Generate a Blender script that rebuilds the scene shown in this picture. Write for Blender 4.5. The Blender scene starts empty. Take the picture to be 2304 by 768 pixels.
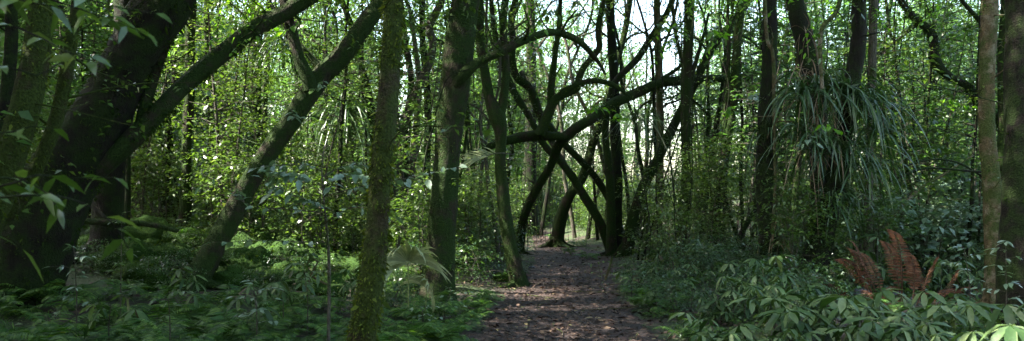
import bpy, math, random
import numpy as np
from mathutils import Vector, noise as mn

S = bpy.context.scene
COL = S.collection
rng = np.random.default_rng(11)
random.seed(11)
F = 1900.0; CX = 1152.0; HY = 430.0; EYE = 1.5

# ------------------------------------------------------------------ materials
def new_mat(name):
    m = bpy.data.materials.new(name); m.use_nodes = True
    nt = m.node_tree; nt.nodes.clear()
    out = nt.nodes.new('ShaderNodeOutputMaterial')
    return m, nt, out

def N(nt, t, **kw):
    n = nt.nodes.new(t)
    for k, v in kw.items(): setattr(n, k, v)
    return n

def ramp(nt, src, stops):
    r = N(nt, 'ShaderNodeValToRGB')
    e = r.color_ramp.elements
    while len(e) > 1: e.remove(e[-1])
    e[0].position = stops[0][0]; e[0].color = (*stops[0][1], 1)
    for p, c in stops[1:]:
        x = e.new(p); x.color = (*c, 1)
    nt.links.new(src, r.inputs[0])
    return r.outputs[0]

def leaf_mat(name, stops, trans, tmix=0.35, rough=0.4, spec=0.5, patch=0.0):
    """leaf with a colour per leaf (one mesh island each), veined bump and light passing through"""
    m, nt, out = new_mat(name)
    g = N(nt, 'ShaderNodeNewGeometry')
    oi = N(nt, 'ShaderNodeObjectInfo')
    ad = N(nt, 'ShaderNodeMath', operation='MULTIPLY_ADD'); ad.inputs[1].default_value = 0.75
    mu = N(nt, 'ShaderNodeMath', operation='MULTIPLY'); mu.inputs[1].default_value = 0.25
    nt.links.new(oi.outputs['Random'], mu.inputs[0])
    nt.links.new(g.outputs['Random Per Island'], ad.inputs[0]); nt.links.new(mu.outputs[0], ad.inputs[2])
    c = ramp(nt, ad.outputs[0], stops)
    nz = N(nt, 'ShaderNodeTexNoise'); nz.inputs['Scale'].default_value = 35; nz.inputs['Detail'].default_value = 3
    tc = N(nt, 'ShaderNodeTexCoord'); nt.links.new(tc.outputs['Object'], nz.inputs['Vector'])
    mx = N(nt, 'ShaderNodeMix', data_type='RGBA', blend_type='MULTIPLY'); mx.inputs[0].default_value = 0.6
    rr = ramp(nt, nz.outputs['Fac'], [(0.3, (0.62, 0.62, 0.55)), (0.7, (1.15, 1.15, 1.1))])
    nt.links.new(c, mx.inputs[6]); nt.links.new(rr, mx.inputs[7])
    p = N(nt, 'ShaderNodeBsdfPrincipled')
    nt.links.new(mx.outputs[2], p.inputs['Base Color'])
    p.inputs['Roughness'].default_value = rough
    p.inputs['Specular IOR Level'].default_value = spec
    bp = N(nt, 'ShaderNodeBump'); bp.inputs['Strength'].default_value = 0.25; bp.inputs['Distance'].default_value = 0.01
    nt.links.new(nz.outputs['Fac'], bp.inputs['Height']); nt.links.new(bp.outputs[0], p.inputs['Normal'])
    t = N(nt, 'ShaderNodeBsdfTranslucent')
    tm = N(nt, 'ShaderNodeMix', data_type='RGBA', blend_type='MULTIPLY'); tm.inputs[0].default_value = 1
    tm.inputs[7].default_value = (*trans, 1)
    nt.links.new(mx.outputs[2], tm.inputs[6]); nt.links.new(tm.outputs[2], t.inputs['Color'])
    ms = N(nt, 'ShaderNodeMixShader'); ms.inputs[0].default_value = tmix
    nt.links.new(p.outputs[0], ms.inputs[1]); nt.links.new(t.outputs[0], ms.inputs[2])
    nt.links.new(ms.outputs[0], out.inputs[0])
    return m

def bark_mat(name, bark1, bark2, moss1, moss2, moss_amt, scale=1.0, stretch=0.25, patch=None):
    m, nt, out = new_mat(name)
    tc = N(nt, 'ShaderNodeTexCoord')
    mp = N(nt, 'ShaderNodeMapping'); mp.inputs['Scale'].default_value = (1, 1, stretch)
    nt.links.new(tc.outputs['Object'], mp.inputs[0])
    n1 = N(nt, 'ShaderNodeTexNoise'); n1.inputs['Scale'].default_value = 38*scale; n1.inputs['Detail'].default_value = 8; n1.inputs['Roughness'].default_value = .65
    nt.links.new(mp.outputs[0], n1.inputs['Vector'])
    n2 = N(nt, 'ShaderNodeTexNoise'); n2.inputs['Scale'].default_value = 3.4; n2.inputs['Detail'].default_value = 7; n2.inputs['Roughness'].default_value = .68
    nt.links.new(tc.outputs['Object'], n2.inputs['Vector'])
    n3 = N(nt, 'ShaderNodeTexNoise'); n3.inputs['Scale'].default_value = 60; n3.inputs['Detail'].default_value = 5
    nt.links.new(tc.outputs['Object'], n3.inputs['Vector'])
    cb = ramp(nt, n1.outputs['Fac'], [(0.3, bark1), (0.7, bark2)])
    if patch:
        n4 = N(nt, 'ShaderNodeTexNoise'); n4.inputs['Scale'].default_value = 5; n4.inputs['Detail'].default_value = 6; n4.inputs['Roughness'].default_value = .7
        nt.links.new(tc.outputs['Object'], n4.inputs['Vector'])
        f4 = ramp(nt, n4.outputs['Fac'], [(0.5, (0, 0, 0)), (0.6, (1, 1, 1))])
        m4 = N(nt, 'ShaderNodeMix', data_type='RGBA'); nt.links.new(f4, m4.inputs[0]); nt.links.new(cb, m4.inputs[6]); m4.inputs[7].default_value = (*patch, 1)
        cb = m4.outputs[2]
    cm = ramp(nt, n3.outputs['Fac'], [(0.3, moss1), (0.7, moss2)])
    fm = ramp(nt, n2.outputs['Fac'], [(max(0, 0.72-moss_amt*0.55), (0, 0, 0)), (max(0.08, 0.84-moss_amt*0.55), (1, 1, 1))])
    mx = N(nt, 'ShaderNodeMix', data_type='RGBA')
    nt.links.new(fm, mx.inputs[0]); nt.links.new(cb, mx.inputs[6]); nt.links.new(cm, mx.inputs[7])
    p = N(nt, 'ShaderNodeBsdfPrincipled'); nt.links.new(mx.outputs[2], p.inputs['Base Color'])
    p.inputs['Roughness'].default_value = .9; p.inputs['Specular IOR Level'].default_value = .2
    ad = N(nt, 'ShaderNodeMath', operation='ADD'); nt.links.new(n1.outputs['Fac'], ad.inputs[0]); nt.links.new(n3.outputs['Fac'], ad.inputs[1])
    bp = N(nt, 'ShaderNodeBump'); bp.inputs['Strength'].default_value = .9; bp.inputs['Distance'].default_value = .03
    nt.links.new(ad.outputs[0], bp.inputs['Height']); nt.links.new(bp.outputs[0], p.inputs['Normal'])
    nt.links.new(p.outputs[0], out.inputs[0])
    return m

G = lambda *a: a
M = {}
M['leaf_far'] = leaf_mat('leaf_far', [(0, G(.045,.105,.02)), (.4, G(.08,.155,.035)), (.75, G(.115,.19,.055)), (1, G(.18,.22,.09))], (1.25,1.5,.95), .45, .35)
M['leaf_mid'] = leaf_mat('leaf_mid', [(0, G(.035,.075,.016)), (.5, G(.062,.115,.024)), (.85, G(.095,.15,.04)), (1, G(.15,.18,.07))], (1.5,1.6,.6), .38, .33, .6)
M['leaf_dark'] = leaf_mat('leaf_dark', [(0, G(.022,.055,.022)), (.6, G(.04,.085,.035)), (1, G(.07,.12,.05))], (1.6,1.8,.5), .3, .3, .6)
M['leaf_gloss'] = leaf_mat('leaf_gloss', [(0, G(.08,.14,.08)), (.5, G(.14,.21,.14)), (1, G(.22,.29,.21))], (1.2,1.4,.7), .3, .32, .8)
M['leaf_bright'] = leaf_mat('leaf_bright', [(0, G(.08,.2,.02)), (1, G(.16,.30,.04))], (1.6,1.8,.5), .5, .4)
M['leaf_palm'] = leaf_mat('leaf_palm', [(0, G(.02,.05,.012)), (.35, G(.045,.09,.024)), (.7, G(.10,.15,.055)), (.88, G(.16,.20,.09)), (.94, G(.06,.045,.04)), (1, G(.16,.12,.07))], (1.3,1.5,.6), .22, .5, .35)
M['fern'] = leaf_mat('fern', [(0, G(.015,.045,.008)), (.5, G(.05,.12,.02)), (.95, G(.13,.21,.04)), (1, G(.16,.10,.04))], (1.4,1.7,.5), .3, .5, .4)
M['strap'] = leaf_mat('strap', [(0, G(.02,.05,.014)), (.6, G(.045,.095,.03)), (.9, G(.09,.14,.08)), (1, G(.16,.12,.07))], (1.3,1.6,.5), .25, .33, .5)
M['deadfern'] = leaf_mat('deadfern', [(0, G(.045,.024,.017)), (.3, G(.12,.05,.028)), (.6, G(.08,.05,.038)), (.85, G(.17,.08,.045)), (1, G(.24,.16,.12))], (1.4,.9,.5), .2, .85, .05)
M['deadleaf'] = leaf_mat('deadleaf', [(0, G(.13,.085,.055)), (.6, G(.23,.17,.12)), (1, G(.36,.29,.22))], (1.3,1.0,.7), .2, .7, .2)
M['litter'] = leaf_mat('litter', [(0, G(.02,.012,.010)), (.6, G(.06,.035,.027)), (.82, G(.13,.085,.055)), (.86, G(.32,.32,.13)), (1, G(.46,.46,.27))], (1.0,.9,.6), .1, .6, .3)
M['moss'] = leaf_mat('moss_tufts', [(0, G(.012,.03,.005)), (.6, G(.035,.065,.010)), (1, G(.09,.12,.025))], (1.6,1.5,.5), .3, .8, .1)
M['moss_bright'] = leaf_mat('moss_bright', [(0, G(.025,.045,.006)), (.5, G(.07,.10,.014)), (1, G(.16,.19,.04))], (1.5,1.5,.5), .35, .8, .1)
M['palmpale'] = leaf_mat('palmpale', [(0, G(.16,.20,.10)), (1, G(.34,.37,.20))], (1.3,1.3,.7), .3, .45, .4)
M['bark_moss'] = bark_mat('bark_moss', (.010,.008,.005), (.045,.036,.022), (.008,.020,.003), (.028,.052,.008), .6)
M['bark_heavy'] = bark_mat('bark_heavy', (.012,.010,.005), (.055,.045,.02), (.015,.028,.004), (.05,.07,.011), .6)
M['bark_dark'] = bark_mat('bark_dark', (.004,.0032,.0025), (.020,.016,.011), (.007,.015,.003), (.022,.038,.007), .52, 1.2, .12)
M['bark_tan'] = bark_mat('bark_tan', (.05,.037,.02), (.15,.115,.062), (.03,.045,.01), (.08,.10,.03), .5, .8, .5, (.20,.17,.12))
M['bark_grey'] = bark_mat('bark_grey', (.03,.026,.02), (.13,.115,.09), (.02,.035,.01), (.06,.08,.02), .42, 1, .3)
M['rock_moss'] = bark_mat('rock_moss', (.012,.011,.009), (.045,.042,.036), (.010,.028,.003), (.035,.08,.008), .95, .5, 1)
M['rock_grey'] = bark_mat('rock_grey', (.06,.06,.07), (.20,.20,.23), (.03,.05,.02), (.07,.09,.04), .12, .4, 1)

# ground
def ground_mat():
    m, nt, out = new_mat('forest_floor')
    g = N(nt, 'ShaderNodeTexCoord')
    a = N(nt, 'ShaderNodeTexNoise'); a.inputs['Scale'].default_value = 16; a.inputs['Detail'].default_value = 9; a.inputs['Roughness'].default_value = .75
    b = N(nt, 'ShaderNodeTexNoise'); b.inputs['Scale'].default_value = 1.3; b.inputs['Detail'].default_value = 6
    v = N(nt, 'ShaderNodeTexVoronoi'); v.inputs['Scale'].default_value = 34
    for n in (a, b, v): nt.links.new(g.outputs['Object'], n.inputs['Vector'])
    c1 = ramp(nt, a.outputs['Fac'], [(.32, (.012,.009,.007)), (.55, (.045,.03,.022)), (.75, (.09,.062,.04))])
    c2 = ramp(nt, a.outputs['Fac'], [(.3, (.012,.02,.006)), (.7, (.05,.08,.02))])
    f = ramp(nt, b.outputs['Fac'], [(.40, (0,0,0)), (.52, (1,1,1))])
    mx = N(nt, 'ShaderNodeMix', data_type='RGBA')
    nt.links.new(f, mx.inputs[0]); nt.links.new(c1, mx.inputs[6]); nt.links.new(c2, mx.inputs[7])
    p = N(nt, 'ShaderNodeBsdfPrincipled'); nt.links.new(mx.outputs[2], p.inputs['Base Color']); p.inputs['Roughness'].default_value = .9
    bp = N(nt, 'ShaderNodeBump'); bp.inputs['Strength'].default_value = 1; bp.inputs['Distance'].default_value = .05
    nt.links.new(a.outputs['Fac'], bp.inputs['Height']); nt.links.new(bp.outputs[0], p.inputs['Normal'])
    nt.links.new(p.outputs[0], out.inputs[0])
    return m
def path_mat():
    m, nt, out = new_mat('path_earth')
    g = N(nt, 'ShaderNodeTexCoord')
    a = N(nt, 'ShaderNodeTexNoise'); a.inputs['Scale'].default_value = 22; a.inputs['Detail'].default_value = 9; a.inputs['Roughness'].default_value = .8
    b = N(nt, 'ShaderNodeTexNoise'); b.inputs['Scale'].default_value = 1.1; b.inputs['Detail'].default_value = 5
    v = N(nt, 'ShaderNodeTexVoronoi'); v.inputs['Scale'].default_value = 42
    for n in (a, b, v): nt.links.new(g.outputs['Object'], n.inputs['Vector'])
    c1 = ramp(nt, a.outputs['Fac'], [(.36, (.008,.005,.004)), (.5, (.032,.020,.015)), (.62, (.085,.055,.043)), (.74, (.22,.165,.145))])
    sepv = ramp(nt, v.outputs['Color'], [(.0, (.55,.5,.5)), (1, (1.25,1.2,1.15))])
    mx = N(nt, 'ShaderNodeMix', data_type='RGBA', blend_type='MULTIPLY'); mx.inputs[0].default_value = .8
    nt.links.new(c1, mx.inputs[6]); nt.links.new(sepv, mx.inputs[7])
    f = ramp(nt, b.outputs['Fac'], [(.4, (.7,.62,.6)), (.62, (1.2,1.1,1.1))])
    m2 = N(nt, 'ShaderNodeMix', data_type='RGBA', blend_type='MULTIPLY'); m2.inputs[0].default_value = 1
    nt.links.new(mx.outputs[2], m2.inputs[6]); nt.links.new(f, m2.inputs[7])
    p = N(nt, 'ShaderNodeBsdfPrincipled'); nt.links.new(m2.outputs[2], p.inputs['Base Color']); p.inputs['Roughness'].default_value = .8
    bp = N(nt, 'ShaderNodeBump'); bp.inputs['Strength'].default_value = 1; bp.inputs['Distance'].default_value = .03
    nt.links.new(a.outputs['Fac'], bp.inputs['Height']); nt.links.new(bp.outputs[0], p.inputs['Normal'])
    nt.links.new(p.outputs[0], out.inputs[0])
    return m

# ------------------------------------------------------------------ terrain
def ss(a, b, x):
    t = min(1, max(0, (x-a)/(b-a))); return t*t*(3-2*t)
PY = [-4, 0, 8.4, 11, 13, 16.8, 20, 24, 28.5, 34, 40]
PX = [.1, .2, .55, .64, .82, 1.22, 1.45, 1.1, 1.0, .1, -2.8]
def pc(y): return float(np.interp(y, PY, PX))
def pw(y): return float(np.interp(y, [0, 9, 13, 17, 20, 24, 29], [.92, .90, .76, .76, .9, .42, .36]))
def hgt(x, y):
    w = ss(pw(y)*.9, pw(y)+1.0, abs(x-pc(y)))
    h = .10*w
    h += .55*ss(1.6, 5, -(x-0))*ss(7, 14, y) + .5*ss(5, 16, -x)
    h += -.42*math.exp(-((x-6.6)/1.6)**2 - ((y-13.5)/2.6)**2)
    h += 1.1*ss(3.5, 14, x)*ss(15, 30, y)
    h += 1.2*ss(30, 60, y) + .2*ss(26, 34, y)
    h += w*(.16*mn.noise(Vector((x*.55, y*.55, 3))) + .06*mn.noise(Vector((x*2.1, y*2.1, 7))))
    return h - .02*(1-w)
def P(px, py, Y): return Vector(((px-CX)/F*Y, Y, EYE-(py-HY)/F*Y))
def groundY(px, py):
    Y = 4.0
    while Y < 60:
        p = P(px, py, Y)
        if p.z <= hgt(p.x, p.y): return Y
        Y += .05
    return 60.0

# ------------------------------------------------------------------ objects
def tag(o, label=None, cat=None, group=None, kind=None):
    if label: o['label'] = label
    if cat: o['category'] = cat
    if group: o['group'] = group
    if kind: o['kind'] = kind
    return o
def empty(name, loc=(0,0,0), label=None, cat=None, group=None, rz=0):
    o = bpy.data.objects.new(name, None); COL.objects.link(o); o.location = loc
    o.rotation_euler = (0,0,rz); o.empty_display_size = .1
    return tag(o, label, cat, group)
def mesh_obj(name, me, parent=None, loc=None, rot=None, sc=None):
    o = bpy.data.objects.new(name, me); COL.objects.link(o)
    if parent: o.parent = parent
    if name == 'moss': o['kind'] = 'stuff'
    if loc is not None: o.location = loc
    if rot is not None: o.rotation_euler = rot
    if sc is not None: o.scale = sc if hasattr(sc, '__len__') else (sc, sc, sc)
    return o
class MB:
    def __init__(s): s.v = []; s.f = []; s.n = 0
    def add(s, v, f):
        """v (N,3) array; f (M,k) array"""
        v = np.asarray(v, dtype=np.float64).reshape(-1, 3); f = np.asarray(f, dtype=np.int64)
        s.v.append(v); s.f.append(f+s.n); s.n += len(v)
    def mesh(s, name, mat, origin=(0,0,0), smooth=False):
        me = bpy.data.meshes.new(name)
        if not s.v: return me
        v = np.concatenate(s.v) - np.array(origin)
        loops = np.concatenate([f.reshape(-1) for f in s.f])
        cnt = np.concatenate([np.full(len(f), f.shape[1]) for f in s.f])
        st = np.concatenate([[0], np.cumsum(cnt)[:-1]])
        me.vertices.add(len(v)); me.vertices.foreach_set('co', v.astype(np.float32).ravel())
        me.loops.add(len(loops)); me.loops.foreach_set('vertex_index', loops.astype(np.int32))
        me.polygons.add(len(cnt)); me.polygons.foreach_set('loop_start', st.astype(np.int32))
        me.polygons.foreach_set('loop_total', cnt.astype(np.int32))
        if smooth: me.polygons.foreach_set('use_smooth', np.ones(len(cnt), dtype=bool))
        me.materials.append(M[mat]); me.update(calc_edges=True)
        return me
def unit(a): return a/np.maximum(1e-9, np.linalg.norm(a, axis=-1, keepdims=True))

def leaves4(mb, c, d, n, L, W, fold=.18, droop=.12):
    c = np.asarray(c); K = len(c)
    if K == 0: return
    L = np.broadcast_to(L, (K,))[:, None]; W = np.broadcast_to(W, (K,))[:, None]
    s = unit(np.cross(d, n)); n = unit(np.cross(s, d))
    v = np.stack([c, c+d*L*.45+s*W*.5+n*W*fold, c+d*L-np.array([0,0,1])*L*droop, c+d*L*.45-s*W*.5+n*W*fold], 1)
    f = np.arange(K)[:, None]*4+np.arange(4)[None]
    mb.add(v.reshape(-1, 3), f)
def leaves8(mb, c, d, n, L, W, fold=.12, droop=.25, wa=.9, wb=.75):
    """leaf with a midrib, curved along its length"""
    c = np.asarray(c); K = len(c)
    if K == 0: return
    L = np.broadcast_to(L, (K,))[:, None]; W = np.broadcast_to(W, (K,))[:, None]; droop = np.broadcast_to(droop, (K,))[:, None]
    s = unit(np.cross(d, n)); n = unit(np.cross(s, d)); z = np.array([0,0,1.])
    def mid(t): return c+d*L*t-z*L*droop*t*t
    m1, m2, tip = mid(.33), mid(.7), mid(1.0)
    up = n*W*fold
    vs = [c, m1+s*W*.5*wa+up, m2+s*W*.5*wb*.8+up*.6, tip, m2-s*W*.5*wb*.8+up*.6, m1-s*W*.5*wa+up, m1, m2]
    v = np.stack(vs, 1).reshape(-1, 3)
    b = np.arange(K)[:, None]*8
    mb.add(v, np.concatenate([b+np.array([0,1,6]), b+np.array([0,6,5]), b+np.array([2,3,7]), b+np.array([7,3,4])]))
    mb.v[-1]; mb.n -= len(v); mb.f.append(np.concatenate([b+np.array([1,2,7,6]), b+np.array([5,6,7,4])])+mb.n); mb.n += len(v)

def catmull(pts, step):
    pts = [np.asarray(p, float) for p in pts]
    P_ = [2*pts[0]-pts[1]]+pts+[2*pts[-1]-pts[-2]]
    out = []
    for i in range(1, len(P_)-2):
        a, b, c, d = P_[i-1:i+3]
        k = max(1, int(np.linalg.norm((c-b)[:3])/step))
        for j in range(k):
            t = j/k
            out.append(.5*((2*b)+(c-a)*t+(2*a-5*b+4*c-d)*t*t+(3*b-a-3*c+d)*t**3))
    out.append(pts[-1])
    return np.array(out)
def tube(mb, pts4, step=.12, ring=10, lump=.08, flare=0, wob=0.0):
    """pts4 rows x,y,z,r; first row is the base. returns centre line"""
    C = catmull(pts4, step)
    c, r = C[:, :3].copy(), np.maximum(.0015, C[:, 3])
    if wob:
        ph = rng.uniform(0, 9, 6); s = np.arange(len(c))*step
        w = wob*np.minimum(1, s/.6)
        c[:, 0] += w*(np.sin(s*2.3+ph[0])+.5*np.sin(s*5.1+ph[1])); c[:, 1] += w*(np.sin(s*2.7+ph[2])+.5*np.sin(s*4.6+ph[3]))
    K = len(c)
    t = unit(np.gradient(c, axis=0))
    ref = np.array([1., .1, 0]) if abs(t[0][0]) < .8 else np.array([0, 0, 1.])
    u = np.zeros_like(c); u[0] = unit(np.cross(t[0], ref))
    for i in range(1, K):
        x = u[i-1]-t[i]*np.dot(u[i-1], t[i]); u[i] = x/np.linalg.norm(x)
    w_ = np.cross(t, u)
    a = np.linspace(0, 2*math.pi, ring, endpoint=False)
    s = (np.arange(K)*step)[:, None]
    ph = rng.uniform(0, 6.28, 8)
    rr = 1+lump*(np.sin(2*a+ph[0]+s*1.3)*.6+np.sin(3*a+ph[1]-s*2.1)*.5+np.sin(a+ph[2]+s*3.7)*.6+np.sin(4*a+ph[3]+s*6.2)*.35+.5*np.sin(s*4.4+ph[4]))
    rr = rr+rng.normal(0, lump*.3, rr.shape)
    if lump:
        for _ in range(int(K*step/1.1)):
            i0 = rng.integers(0, K); a0 = rng.uniform(0, 6.28); da = np.angle(np.exp(1j*(a[None]-a0))); rr = rr+rng.uniform(.05, .22)*np.exp(-(da/.55)**2-((np.arange(K)[:, None]-i0)*step/(.05+r[i0]*.9))**2)
    if flare:
        hh = np.maximum(0, (c[:, 2]-c[0, 2]))[:, None]
        rr = rr*(1+flare*np.exp(-hh/.22)*(1+.35*np.sin(5*a+ph[5])+.25*np.sin(3*a+ph[6])))
    R = (r[:, None]*rr)[..., None]
    V = c[:, None]+R*(np.cos(a)[None, :, None]*u[:, None]+np.sin(a)[None, :, None]*w_[:, None])
    idx = np.arange(K*ring).reshape(K, ring)
    q = np.stack([idx[:-1], np.roll(idx[:-1], -1, 1), np.roll(idx[1:], -1, 1), idx[1:]], -1).reshape(-1, 4)
    mb.add(V.reshape(-1, 3), q)
    mb.add(V[-1], np.arange(ring)[None])
    return c, r

def fuzz(mb, c, r, dens=1500, size=.022, thr=-.05, only_up=False, seed=0, mx=14000, hang=.5):
    """moss tufts over a trunk given its centre line"""
    seg = np.linalg.norm(np.diff(c, axis=0), axis=1)
    area = float((seg*2*math.pi*(r[1:]+r[:-1])/2).sum()); n = min(mx, int(area*dens))
    if n < 1: return
    i = rng.choice(len(seg), n, p=seg*r[1:]/(seg*r[1:]).sum())
    f = rng.random(n)[:, None]
    p = c[i]*(1-f)+c[i+1]*f; rad = (r[i]*(1-f[:, 0])+r[i+1]*f[:, 0])
    t = unit(c[i+1]-c[i])
    u = unit(np.cross(t, rng.normal(0, 1, (n, 3))))
    p = p+u*rad[:, None]*1.0
    keep = np.array([mn.noise(Vector(tuple(q*3.0+seed)))+.5*mn.noise(Vector(tuple(q*9+seed))) > thr for q in p])
    if only_up: keep &= (u[:, 2] > -.3)
    p, u = p[keep], u[keep]; n = len(p)
    d = unit(u+rng.normal(0, .5, (n, 3))+np.array([0, 0, -hang]))
    L = size*rng.lognormal(0, .45, n)
    leaves4(mb, p-u*.004, d, unit(rng.normal(0, 1, (n, 3))), L, L*.45, 0, .2)

# ---- sprays of foliage
def spray_points(centres, per, R, flat=.18, seed=None):
    c = np.repeat(centres, per, 0); n = len(c)
    a = rng.uniform(0, 2*math.pi, n); q = np.sqrt(rng.random(n))*R
    o = np.stack([np.cos(a)*q, np.sin(a)*q, rng.normal(0, R*flat, n)-q*q*.35/R], 1)
    d = unit(np.stack([np.cos(a+rng.normal(0, .7, n)), np.sin(a+rng.normal(0, .7, n)), rng.normal(-.15, .35, n)], 1))
    nr = unit(np.stack([rng.normal(0, .45, n), rng.normal(0, .45, n), np.ones(n)], 1))
    return c+o, d, nr

def limb_set(mb, base, top_r, targets, r0, ring=5):
    for t in targets:
        m = base+(t-base)*.5+rng.normal(0, .12*np.linalg.norm(t-base), 3)
        tube(mb, [[*base, r0], [*m, r0*.6], [*t, r0*.2]], .35, ring, .08)

def make_crown(name, R, H, ncl, per, leaf, mat, sr=.42):
    """crown around the origin, its lowest sprays about -H/2"""
    cl = []
    while len(cl) < ncl:
        p = rng.uniform(-1, 1, 3)
        q = np.linalg.norm(p)
        if q > 1 or q < .25: continue
        if mn.noise(Vector(tuple(p*2.3+len(name)*7))) < -.12: continue
        cl.append(p*np.array([R, R, H/2]))
    cl = np.array(cl)
    mb = MB(); c, d, n = spray_points(cl, per, sr)
    K = len(c); L = leaf*rng.lognormal(0, .25, K)
    leaves4(mb, c, d, n, L, L*.5)
    tw = MB()
    base = np.array([0, 0, -H*.55])
    main = cl[rng.choice(ncl, min(14, ncl), replace=False)]
    limb_set(tw, base, 0, main, .05)
    for t in cl[rng.choice(ncl, min(50, ncl), replace=False)]:
        k = main[np.argmin(np.linalg.norm(main-t, axis=1))]
        if np.linalg.norm(k-t) > .1: tube(tw, [[*((k+base)/2*.6+k*.4), .018], [*((k+t)/2+rng.normal(0,.15,3)), .012], [*t, .005]], .5, 4, 0)
    return mb.mesh(name+'_leaves', mat), tw.mesh(name+'_branches', 'bark_dark', smooth=True)

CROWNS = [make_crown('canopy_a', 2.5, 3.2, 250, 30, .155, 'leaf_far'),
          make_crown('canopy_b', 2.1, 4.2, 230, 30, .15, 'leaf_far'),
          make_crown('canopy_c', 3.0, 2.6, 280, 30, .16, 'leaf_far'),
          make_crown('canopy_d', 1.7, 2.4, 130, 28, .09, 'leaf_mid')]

def make_sapling(name, H, R, z0, ncl, per, leaf, mat, r0=.02, stems=1, bark='bark_grey', lean=.15, sr=.28):
    st, lf = MB(), MB(); cl = []
    for k in range(stems):
        a = rng.uniform(0, 6.28); b = np.array([math.cos(a), math.sin(a), 0])*(.0 if stems == 1 else .08*stems**.5)
        tip = np.array([rng.normal(0, lean)*H*.5, rng.normal(0, lean)*H*.5, H*rng.uniform(.8, 1)])
        c, r = tube(st, [[*(b-[0,0,.15]), r0*1.3], [*(b*.8+tip*.35+rng.normal(0,.05,3)*[1,1,0]), r0*.85], [*(b*.5+tip*.7+rng.normal(0,.08,3)*[1,1,0]), r0*.55], [*tip, r0*.2]], .18, 6, .1, wob=.015)
        for j in range(ncl//stems):
            t = c[int(len(c)*min(.99, z0+(1-z0)*rng.random()**.8))]
            aa = rng.uniform(0, 6.28); l = R*rng.uniform(.15, 1)*(1.1-.5*t[2]/H)
            e = t+np.array([math.cos(aa)*l, math.sin(aa)*l, rng.uniform(-.05, .3)*l])
            cl.append(e)
            if l > .25: tube(st, [[*t, r0*.28], [*((t+e)/2+[0,0,.06*l]), r0*.2], [*e, r0*.08]], .3, 4, 0)
    c, d, n = spray_points(np.array(cl), per, sr)
    L = leaf*rng.lognormal(0, .28, len(c)); leaves4(lf, c, d, n, L, L*.52)
    return st.mesh(name+'_stem', bark, smooth=True), lf.mesh(name+'_leaves', mat)

SAP = {
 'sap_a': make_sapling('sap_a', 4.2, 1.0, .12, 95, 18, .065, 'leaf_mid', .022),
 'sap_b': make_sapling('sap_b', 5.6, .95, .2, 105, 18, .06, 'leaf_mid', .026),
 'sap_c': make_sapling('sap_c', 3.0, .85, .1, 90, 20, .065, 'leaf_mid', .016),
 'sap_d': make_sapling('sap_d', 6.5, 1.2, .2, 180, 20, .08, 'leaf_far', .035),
}
SHR = {
 'shr_a': make_sapling('shr_a', 1.3, .6, .1, 60, 20, .055, 'leaf_mid', .012, 3, lean=.3, sr=.2),
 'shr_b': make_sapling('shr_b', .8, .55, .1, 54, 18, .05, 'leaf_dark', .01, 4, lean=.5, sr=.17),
 'shr_c': make_sapling('shr_c', 1.9, .8, .08, 90, 20, .065, 'leaf_mid', .014, 3, lean=.25, sr=.25),
}
def make_far_tree(name, H, r0, z0):
    tr, lf = MB(), MB()
    tip = np.array([rng.normal(0, .06)*H, rng.normal(0, .06)*H, H])
    pts = [[0, 0, -.3, r0*1.2]]
    for k in range(1, 7):
        t = k/6; pts.append([*(tip*t+rng.normal(0, .16, 3)*[1, 1, 0]), r0*(1-.75*t)])
    c, r = tube(tr, pts, .25, 9, .08, .5)
    cl = []
    for j in range(9):
        i = int(len(c)*rng.uniform(.3, .95)); t = c[i]; a = rng.uniform(0, 6.28); l = rng.uniform(.9, 2.2)
        e = t+np.array([math.cos(a)*l, math.sin(a)*l, l*rng.uniform(.2, .9)])
        m = (t+e)/2+rng.normal(0, .2, 3)
        cc, _ = tube(tr, [[*t, r[i]*.5], [*m, r[i]*.35], [*e, .012]], .2, 6, .1, wob=.02)
        for q in cc[len(cc)//3::2]: cl.append(q+rng.normal(0, .35, 3))
    ncl = 300
    while len(cl) < ncl:
        z = H*(z0+(1-z0)*rng.random()); t = c[int(len(c)*z/H*.999)]
        a = rng.uniform(0, 6.28); q = 2.0*math.sqrt(rng.random())*(.6+.6*math.sin(math.pi*min(1, (z/H-z0)/(1-z0)+.15)))
        p = t+np.array([math.cos(a)*q, math.sin(a)*q, 0])
        if mn.noise(Vector(tuple(p*.9))) > -.15: cl.append(p)
    p, d, n = spray_points(np.array(cl), 28, .42)
    L = .11*rng.lognormal(0, .25, len(p)); leaves4(lf, p, d, n, L, L*.52)
    return tr.mesh(name+'_trunk', 'bark_grey', smooth=True), lf.mesh(name+'_leaves', 'leaf_far')
FAR = [make_far_tree('fa', 9, .13, .08), make_far_tree('fb', 11, .10, .15), make_far_tree('fc', 8, .16, .03), make_far_tree('fd', 10, .09, .1)]

def add_crown(root, at, k, sc=1.0, rz=None, name='crown'):
    lf, br = CROWNS[k]
    rz = rng.uniform(0, 6.28) if rz is None else rz
    loc = Vector(at)-root.location
    mesh_obj(name, lf, root, loc, (0, 0, rz), sc)
    mesh_obj('branches', br, root, loc, (0, 0, rz), sc)

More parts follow.
